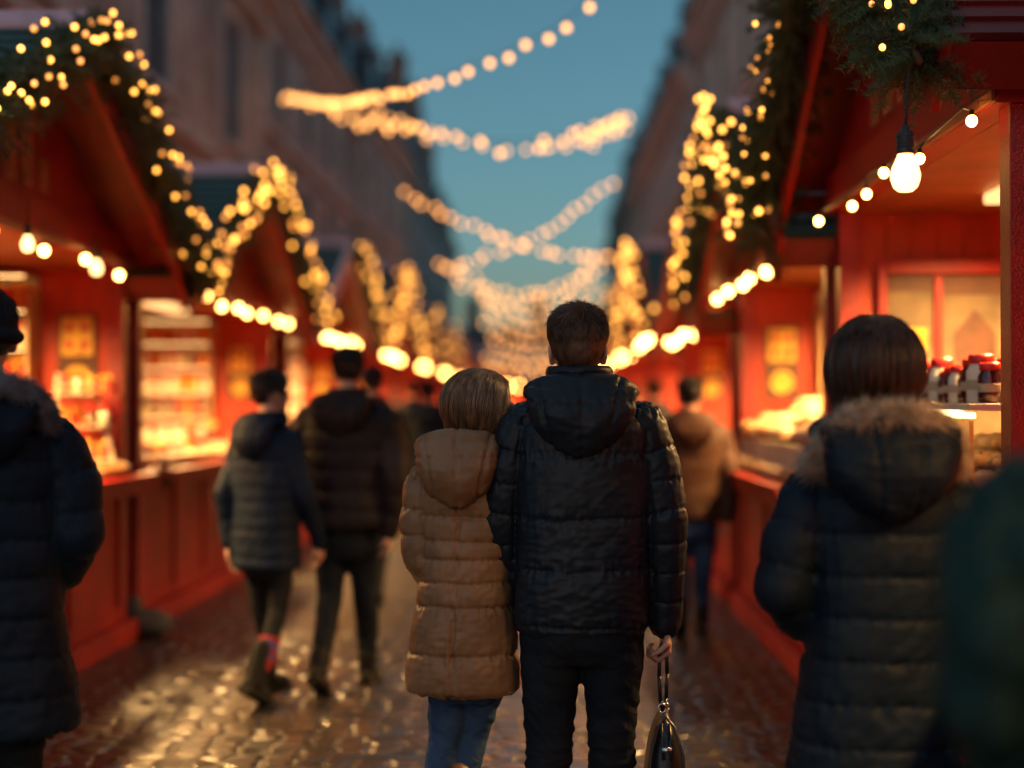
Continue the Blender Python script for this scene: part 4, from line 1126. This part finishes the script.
rings = [(.775, -.006, 0, .198, .128), (.80, -.006, 0, .214, .142), (.92, -.004, 0, .212, .145), (1.05, 0, 0, .208, .142), (1.20, 0, 0, .218, .148), (1.34, 0, 0, .226, .148), (1.42, 0, 0, .222, .135), (1.485, 0, .0, .165, .108), (1.53, 0, .0, .098, .086), (1.56, 0, .005, .078, .078)]
coat(man, 'jacket', M['puffer_black'], rings, [armR, armL], .006, [.76, .80, .98, 1.14, 1.34, 1.60], .095, .009, .0030)
# stand-up collar in layers
def collar(parent, m, c, rx, ry, z0, z1, tiltf=.0, nlay=2):
    b = MB()
    for k in range(nlay):
        t0 = z0+(z1-z0)*k/nlay; t1 = z0+(z1-z0)*(k+1)/nlay
        for zz_, rr_ in ((t0+.012, 1.04-.04*k),):
            ring = [P(c[0]+rx*rr_*math.cos(a), c[1]+ry*rr_*math.sin(a), zz_+(t1-t0)*.35) for a in np.linspace(0, 2*PI, 30)]
            b.chain(ring, [(t1-t0)*.62]*30, 10)
    me = remeshed(b, 'collar', m, .007, 3); V, Nn = get_vn(me)
    set_v(me, V + Nn*(nz(V, (40, 40, 60), 3)*.0035)[:, None]); return link('collar', me, parent)
collar(man, M['puffer_black'], (-.012, .01), .094, .088, 1.515, 1.612, nlay=3)
hood(man, M['puffer_black'], (-.008, -.085, 1.455), .33, .225, .105, seams=(0.0, .095, -.115), off=1)
tr_man = trousers(man, M['denim_dark'], (.84, -.006, 0, .198, .13), [legR, legL], .008, .006, bunch=.52)
# back pockets laid on the cloth of the jeans
from mathutils.bvhtree import BVHTree
bm = bmesh.new(); bm.from_mesh(tr_man.data); bvh = BVHTree.FromBMesh(bm)
for sx in (-1, 1):
    x0 = sx*.085 - .006; vs = []; fs = []; nu_, nv_ = 14, 14
    for jv in range(nv_+1):
        for iu in range(nu_+1):
            a = iu/nu_*2-1; t = jv/nv_
            x = x0 + a*(.062-.006*t); zb = .672 + .022*abs(a)**1.3; z = .790 + (zb-.790)*t
            hit = bvh.ray_cast(Vector((x, -.6, z)), Vector((0, 1, 0)))[0]
            y = hit.y if hit else -.12
            edge = 1 if (iu in (0, nu_) or jv in (0, nv_)) else 0
            vs.append((x, y - (.0045 if not edge else .0005), z))
    for jv in range(nv_):
        for iu in range(nu_): k_ = jv*(nu_+1)+iu; fs.append((k_, k_+1, k_+nu_+2, k_+nu_+1))
    b = MB(); b.add(vs, fs); po_ = obj('back_pocket', b, M['denim_dark'], man, True)
bm.free()
for sx, lg in ((-1, legL), (1, legR)): shoe(man, M['boot'], lg[0][-1] + P(0, 0, -.015), rz=-sx*.12)
rng = np.random.default_rng(2)
make_hair(man, head, 0, 'short', M['hair_brown'], rng, 9000, 1.10)

# ---- handbag in his hand
hp = at(664, 404, Y1); hb = empty('handbag', (hp.x, Y1+.05, .19), label='small black leather handbag with looped strap hanging from the man\'s hand', cat='handbag')
b = MB(); b.loft([(.02, 0, 0, .060, .135), (.03, 0, 0, .068, .145), (.12, 0, 0, .064, .14), (.22, 0, 0, .050, .122), (.28, 0, 0, .034, .10), (.312, 0, 0, .020, .07), (.322, 0, 0, .010, .05)], 30, 2.8)
me = remeshed(b, 'bag_body', M['leather'], .006, 3); link('bag_body', me, hb)
b = MB(); b.tube([(-.062, -.1435, .03), (-.060, -.142, .10), (-.048, -.125, .22), (-.026, -.098, .295), (0, -.07, .322), (.026, -.098, .295), (.048, -.125, .22), (.060, -.142, .10), (.062, -.1435, .03)], .005, 8); obj('piping', b, M['leather'], hb, True)
b = MB()
for dx, dy in ((-.016, -.03), (.014, .03)):
    q = [(dx*.2, dy*.3, .328), (dx*.7, dy*.6, .36), (dx, dy*.8, .44), (dx*.8, dy*.6, .52), (0, 0, .558)]
    for (p0, p1) in zip(q, q[1:]): b.tube([p0, p1], .0065, 8)
    for p0 in q: b.ell(p0, (.0066,)*3, nu=8, nv=6)
obj('strap', b, M['leather'], hb, True)
b = MB()
for k in range(2):
    ring = [(.012*math.cos(a)+(k-.5)*.012, -.02+k*.01, .338+.014*math.sin(a)) for a in np.linspace(0, 2*PI, 14)]; b.tube(ring, .0028, 6)
b.box(-.016, .016, -.132, -.126, .222, .238); obj('buckle', b, M['steel'], hb, True)
b = MB(); b.tube([(-.012, -.075, .30), (-.013, -.115, .255), (-.012, -.134, .20)], .006, 6); b.tube([(.012, -.075, .30), (.013, -.115, .255), (.012, -.134, .20)], .006, 6); obj('flap_band', b, M['leather'], hb, True)

# ---- the woman at his side
Y2 = 4.62
wo = empty('person', (at(466, 404, Y2).x, Y2, 0), label='woman with light brown bob in a long tan puffer coat, leaning on the man', cat='person')
head = P(.052, .03, 1.485); T2 = .10
aL = ([P(-.135, 0, 1.245), P(-.150, -.005, 1.12), P(-.142, -.01, 1.0), P(-.110, .06, .93), P(-.07, .12, .90)], [.066, .066, .062, .056, .050])
aR = ([P(.125, 0, 1.25), P(.155, .02, 1.12), P(.15, .05, 1.0), P(.12, .12, .94), P(.07, .16, .92)], [.066, .064, .058, .052, .048])
lL = ([P(-.045, .0, .74), P(-.055, .0, .58), P(-.070, .0, .42), P(-.095, -.02, .25), P(-.105, -.03, .09)], [.078, .070, .054, .048, .040])
lR = ([P(.060, .02, .74), P(.050, .03, .58), P(.015, .05, .42), P(-.02, .0, .26), P(-.03, -.10, .12)], [.082, .076, .058, .050, .040])
body(wo, head, -1.3, P(.02, .0, 1.335), .14, thin([aL, aR], .55), (0, 0), thin([lL, lR], .6), .006, hands=[(aL[0][-1], (.6, .7, -.2), (1, -.6, 0), 1, .5, .88), (aR[0][-1], (-.5, .7, 0), (-1, -.3, 0), -1, .5, .88)], sc=1.08, tilt=T2, hips_z=.85)
rings = [(.565, -.010, 0, .165, .12), (.585, -.012, 0, .186, .14), (.66, -.012, 0, .184, .142), (.80, -.006, 0, .166, .135), (.93, .0, 0, .150, .125), (1.05, .002, 0, .152, .12), (1.18, .004, 0, .162, .122), (1.25, .004, 0, .155, .112), (1.31, .01, 0, .11, .09), (1.35, .015, .0, .068, .068)]
coat(wo, 'coat', M['puffer_tan'], rings, [aL, aR], .006, [.56, .70, .855, .93, 1.005, 1.065, 1.14, 1.26, 1.40], .085, .014, .0028, vseam=[lambda z: -.025-.09*(.95-z)*.6], off=5, folds=.25)
collar(wo, M['puffer_tan'], (.02, .005), .078, .074, 1.30, 1.37, nlay=2)
hood(wo, M['puffer_tan'], (-.022, -.075, 1.285), .255, .215, .115, seams=(0., -.085, .085), off=7)
trousers(wo, M['denim_blue'], (.70, .0, 0, .14, .10), [lL, lR], .008, .005, name='jeans', bunch=.34, off=3)
shoe(wo, M['boot_brown'], lL[0][-1] + P(0, 0, -.005), .1, 0, .22, name='boot'); shoe(wo, M['boot_brown'], lR[0][-1] + P(.0, 0, .02), -.1, -.45, .22, name='boot')
make_hair(wo, head, -1.3, 'bob', M['hair_light'], np.random.default_rng(4), 7500, 1.0, T2, cut=-.13, inflate=1.06)

# ---- woman at right with fur-trimmed hood
Y3 = 3.78
w3 = empty('person', (at(877, 404, Y3).x, Y3, 0), label='woman with dark bob in a long navy puffer coat with fur-trimmed hood', cat='person')
head = P(-.008, .03, 1.585)
a3L = ([P(-.175, 0, 1.255), P(-.232, -.02, 1.13), P(-.262, -.03, 1.015), P(-.20, .06, .93), P(-.12, .15, .90)], [.084, .080, .074, .066, .058])
a3R = ([P(.175, 0, 1.255), P(.228, -.01, 1.13), P(.245, -.01, 1.01), P(.19, .07, .95), P(.12, .15, .92)], [.084, .080, .072, .064, .058])
l3 = [([P(sx*.075, .0, .80), P(sx*.08, .0, .62), P(sx*.075, .01, .45), P(sx*.08, -.02, .28), P(sx*.085, -.02, .09)], [.088, .080, .062, .055, .045]) for sx in (-1, 1)]
body(w3, head, .05, P(0, .0, 1.40), .16, thin([a3L, a3R], .55), (0, 0), thin(l3, .6), .009, hands=[(a3L[0][-1], (.6, .7, -.2), (1, -.6, 0), 1, .5, .88), (a3R[0][-1], (-.6, .7, -.2), (-1, -.6, 0), -1, .5, .88)], hips_z=.9)
rings = [(.40, 0, 0, .225, .16), (.42, 0, 0, .245, .18), (.55, 0, 0, .243, .18), (.72, 0, 0, .218, .165), (.88, 0, 0, .192, .15), (.98, 0, 0, .186, .145), (1.12, 0, 0, .196, .145), (1.24, 0, 0, .205, .14), (1.31, 0, 0, .18, .125), (1.38, 0, 0, .11, .09), (1.42, 0, .0, .08, .08)]
coat(w3, 'coat', M['puffer_navy'], rings, [a3L, a3R], .009, list(np.arange(.41, 1.5, .108)), .10, .012, .0034, off=9)
hood(w3, M['puffer_navy'], (-.006, -.095, 1.335), .345, .25, .135, seams=(-.05, .06), off=11)
pth = [P(-.008-math.cos(a)*.178, -.085-math.sin(a)*.105, 1.375+.095*math.sin(a)**.8 - .05*abs(math.cos(a))**4) for a in np.linspace(0, PI, 22)]
fur(w3, M['fur'], pth, .024, 9000, .046, 5)
trousers(w3, M['denim_dark'], (.78, 0, 0, .15, .11), l3, .012)
for sx, lg in ((-1, l3[0]), (1, l3[1])): shoe(w3, M['boot'], lg[0][-1] + P(0, 0, -.005), 0, 0, .2, name='boot')
make_hair(w3, head, .05, 'bob', M['hair_dark'], np.random.default_rng(6), 8500, 1.10, 0, cut=-.175, inflate=1.14)

# ---- man at left edge with beanie
Y4 = 3.85
m4 = empty('person', (at(-22, 404, Y4).x, Y4, 0), rz=.25, label='man in a black beanie and long dark puffer coat with grey fur collar', cat='person')
head = P(.0, .03, 1.68)
a4L = ([P(-.185, 0, 1.39), P(-.235, -.01, 1.25), P(-.26, -.02, 1.12), P(-.2, .08, 1.0), P(-.13, .16, .97)], [.088, .084, .078, .07, .06])
a4R = ([P(.185, 0, 1.385), P(.235, -.02, 1.27), P(.252, -.03, 1.15), P(.205, .05, 1.05), P(.13, .14, .99)], [.086, .084, .078, .07, .06])
l4 = [([P(sx*.085, .0, .86), P(sx*.09, .0, .66), P(sx*.088, .01, .48), P(sx*.09, -.02, .28), P(sx*.09, -.02, .09)], [.098, .088, .07, .062, .052]) for sx in (-1, 1)]
body(m4, head, .25, P(0, .0, 1.52), .18, thin([a4L, a4R], .55), (0, 0), thin(l4, .6), .009, hands=[(a4R[0][-1], (-.6, .7, -.2), (-1, -.6, 0), -1, .5, 1), (a4L[0][-1], (.6, .7, -.2), (1, -.6, 0), 1, .5, 1)])
rings = [(.60, 0, 0, .245, .17), (.62, 0, 0, .262, .19), (.72, 0, 0, .255, .185), (.88, 0, 0, .222, .165), (1.02, 0, 0, .21, .155), (1.18, 0, 0, .215, .155), (1.32, 0, 0, .225, .15), (1.42, 0, 0, .205, .135), (1.485, 0, 0, .14, .10), (1.53, 0, 0, .085, .08)]
coat(m4, 'coat', M['puffer_navy'], rings, [a4L, a4R], .010, list(np.arange(.61, 1.6, .105)), .10, .012, .0034, off=21)
hood(m4, M['puffer_navy'], (0, -.09, 1.435), .31, .20, .115, off=13)
pth = [P(-math.cos(a)*.175, -.065-math.sin(a)*.125, 1.485+.07*math.sin(a)**.8 - .04*abs(math.cos(a))**4) for a in np.linspace(0, PI, 20)]
fur(m4, M['fur_grey'], pth, .030, 6500, .036, 6)
trousers(m4, M['denim_dark'], (.84, 0, 0, .17, .12), l4, .012)
for lg in l4: shoe(m4, M['boot'], lg[0][-1] + P(0, 0, -.005))
b = MB(); b.loft([(1.665, 0, .015, .086, .106), (1.69, 0, .015, .0875, .108), (1.73, 0, .014, .087, .107), (1.775, 0, .008, .078, .096), (1.805, 0, .0, .058, .072), (1.822, 0, -.004, .03, .04)], 30, 2.05)
b.tube([P(.088*math.cos(a), .015+.108*math.sin(a), 1.685) for a in np.linspace(0, 2*PI, 40)], .018, 8)
me = remeshed(b, 'beanie', M['wool'], .006, 3); V, Nn = get_vn(me)
ang = np.arctan2(V[:, 1], V[:, 0]); set_v(me, V + Nn*(np.sin(ang*46)*.0016)[:, None]); link('beanie', me, m4)
make_hair(m4, head, .25, 'short', M['hair_black'], np.random.default_rng(8), 2500, .97)

# ---- figure cut off at the right edge
Y5 = 2.0
m5 = empty('person', (at(1160, 404, Y5).x, Y5, 0), label='blurred figure in a dark green fleece coat cut off by the right edge', cat='person'); m5.scale = (1, 1, 1.055)
head = P(.0, .03, 1.56)
a5 = [([P(sx*.18, 0, 1.28), P(sx*.235, -.01, 1.16), P(sx*.25, -.01, 1.03), P(sx*.19, .09, .96), P(sx*.12, .18, .98)], [.088, .082, .074, .064, .056]) for sx in (-1, 1)]
l5 = [([P(sx*.08, .0, .80), P(sx*.085, .0, .62), P(sx*.08, .01, .45), P(sx*.08, -.02, .28), P(sx*.085, -.02, .09)], [.09, .082, .066, .058, .048]) for sx in (-1, 1)]
body(m5, head, 0, P(0, 0, 1.39), .18, thin(a5, .55), (0, 0), thin(l5, .6), .012, hands=[(a5[0][0][-1], (.6, .7, -.2), (1, -.6, 0), 1, .5, .9), (a5[1][0][-1], (-.6, .7, -.2), (-1, -.6, 0), -1, .5, .9)], hips_z=.88)
rings = [(.66, 0, 0, .215, .15), (.68, 0, 0, .225, .16), (.85, 0, 0, .212, .155), (1.0, 0, 0, .205, .15), (1.15, 0, 0, .21, .15), (1.27, 0, 0, .208, .14), (1.35, 0, 0, .13, .1), (1.41, 0, 0, .08, .08)]
coat(m5, 'coat', M['coat_green'], rings, a5, .014, None, .3, .004, .016, off=31)
trousers(m5, M['denim_dark'], (.78, 0, 0, .16, .12), l5, .015)
for lg in l5: shoe(m5, M['boot'], lg[0][-1] + P(0, 0, -.005))
make_hair(m5, head, 0, 'bob', M['hair_dark'], np.random.default_rng(9), 2500, 1.0, cut=-.12)

# ---- walkers
def walker(px, Y, hgt, label, coatm, trm, hairm, hem=.78, w=.2, headrz=0, stride=.2, side=1, hair='short', shoem='boot', baff=.09, amp=.012, voxel=.013, arm_r=.07, rz=0, legw=1.0, hooded=True, armsout=0, warmers=False, seed=0, grp=None, shoename='shoe'):
    k = hgt/1.80; e = empty('person', (at(px, 404, Y).x, Y, 0), rz=rz, label=label, cat='person', group=grp)
    head = P(0, .03, 1.675*k)
    arms = [([P(sx*w*.88, 0, 1.42*k), P(sx*(w*1.12+armsout), -.01, 1.28*k), P(sx*(w*1.25+armsout), -.03+.05*sx*side, 1.13*k), P(sx*(w*1.2), .04+.10*sx*side, .97*k), P(sx*w*1.1, .08+.14*sx*side, .84*k)], [arm_r*1.1, arm_r*1.05, arm_r*.95, arm_r*.82, arm_r*.7]) for sx in (-1, 1)]
    st = stride
    f = side
    lf = ([P(-.085*f, 0, .86*k), P(-.088*f, .10*st*3, .66*k), P(-.085*f, .2*st*2.2, .48*k), P(-.08*f, st*.9, .28*k), P(-.08*f, st*.9, .10)], [.096*legw, .086*legw, .068*legw, .06*legw, .05*legw])
    lb = ([P(.085*f, 0, .86*k), P(.085*f, .0, .66*k), P(.08*f, -.02, .49*k), P(.08*f, -st*.8, .30*k), P(.08*f, -st*1.5, .15)], [.096*legw, .086*legw, .068*legw, .06*legw, .05*legw])
    body(e, head, headrz, P(0, 0, 1.52*k), w, thin(arms, .6), (0, 0), thin([lf, lb], .6), voxel*.8, hands=[(a[0][-1], (0, .15, -1), (-sx, 0, 0), sx*-1, .4, .95) for sx, a in zip((-1, 1), arms)], hips_z=.92*k)
    rings = [(hem, 0, 0, w*1.0, .14), (hem+.02, 0, 0, w*1.06, .155), (hem+.15, 0, 0, w*1.02, .152), (1.05*k, 0, 0, w*.98, .145), (1.2*k, 0, 0, w*1.04, .148), (1.34*k, 0, 0, w*1.10, .146), (1.42*k, 0, 0, w*1.05, .13), (1.485*k, 0, 0, w*.75, .105), (1.53*k, 0, 0, .09, .085), (1.56*k, 0, 0, .075, .075)]
    coat(e, 'coat', coatm, rings, arms, voxel, list(np.arange(hem, 1.7, baff)), baff, amp, .003, off=50+seed)
    collar(e, coatm, (0, .01), .085, .08, 1.50*k, 1.575*k, nlay=2)
    if hooded: hood(e, coatm, (0, -.085, 1.435*k), w*1.45, .2, .1, voxel=.012, off=seed)
    trousers(e, trm, (.84*k, 0, 0, .165*legw, .115), [lf, lb], voxel, off=seed)
    shoe(e, M[shoem], lf[0][-1] + P(0, 0, -.012), 0, 0, .2 if shoem != 'boot' or warmers else .12, name=shoename)
    shoe(e, M[shoem], lb[0][-1] + P(0, -.01, -.005), 0, -.5, .2 if warmers else .12, name=shoename)
    if warmers:
        for lg in (lf, lb):
            a = lg[0][-1]; c = lg[0][-2]; d = (c-a)
            wm = None
            for q in range(5):
                b = MB(); b.chain([a + d*(.45+q*.17), a + d*(.45+q*.17+.13)], [.058-.001*q, .058-.001*q], 14)
                if wm is None: wm = obj('leg_warmer', b, M['stripe_red'], e, True)
                else: obj('knit_band', b, M['stripe_blue'] if q % 2 else M['stripe_red'], wm, True)
    if hair == 'short': make_hair(e, head, headrz, 'short', hairm, np.random.default_rng(seed+60), 1600, 1.0)
    else: make_hair(e, head, headrz, 'bob', hairm, np.random.default_rng(seed+60), 1800, 1.0, cut=-.09)
    return e
walker(266, 7.25, 1.66, 'walking woman in a slate blue quilted coat with red and blue leg warmers', M['puffer_blue'], M['wool'], M['hair_black'], hem=.655, w=.165, headrz=-.5, stride=.15, rz=-.38, side=1, hair='short', baff=.07, amp=.008, arm_r=.06, legw=.74, warmers=True, seed=1, shoename='boot')
walker(346, 7.5, 1.80, 'broad man in a dark brown puffer jacket walking beside the woman with leg warmers', M['puffer_brown'], M['denim_dark'], M['hair_black'], hem=.84, w=.222, headrz=.2, stride=.16, rz=-.12, side=-1, baff=.105, amp=.016, arm_r=.078, seed=2)
walker(372, 10.9, 1.78, 'man in dark clothes walking ahead of the man in the brown puffer jacket', M['puffer_brown'], M['denim_dark'], M['hair_black'], hem=.82, w=.19, stride=.22, side=1, seed=3, voxel=.018)
walker(690, 9.3, 1.66, 'person in an ochre jacket and blue jeans by the right-hand counters', M['coat_ochre'], M['denim_blue'], M['hair_black'], hem=.74, w=.205, stride=.12, side=-1, baff=.4, amp=.004, seed=4, voxel=.018)
for i, (px, Y, hg, lb_, cm) in enumerate([(654, 14.5, 1.74, 'distant figure in black just left of the ochre jacket', 'puffer_black'), (636, 17.5, 1.7, 'distant figure in dark brown beside the man\'s right shoulder', 'puffer_brown'),
                                         (428, 13.5, 1.72, 'distant figure in navy left of the light brown bob', 'puffer_navy'), (412, 17.5, 1.78, 'distant figure in black near the third left stall', 'puffer_black'),
                                         (446, 20, 1.76, 'distant figure in brown above the tan hood', 'puffer_brown'), (530, 19, 1.74, 'distant figure in navy between the couple\'s heads', 'puffer_navy'),
                                         (668, 20, 1.8, 'distant figure in slate blue by the right row', 'puffer_blue'), (395, 22, 1.7, 'far figure in slate blue by the fourth left stall', 'puffer_blue'), (620, 24, 1.74, 'far figure in black behind the man\'s shoulder', 'puffer_black')]):
    walker(px, Y, hg, lb_, M[cm], M['denim_dark'], M['hair_black'], hem=.76, w=.2, stride=.15, side=1 if i % 2 else -1, seed=10+i, voxel=.022)
for k_, o_ in GOODS.items():
    if k_ not in USED:
        for ch in list(o_.children): bpy.data.objects.remove(ch)
        bpy.data.objects.remove(o_)
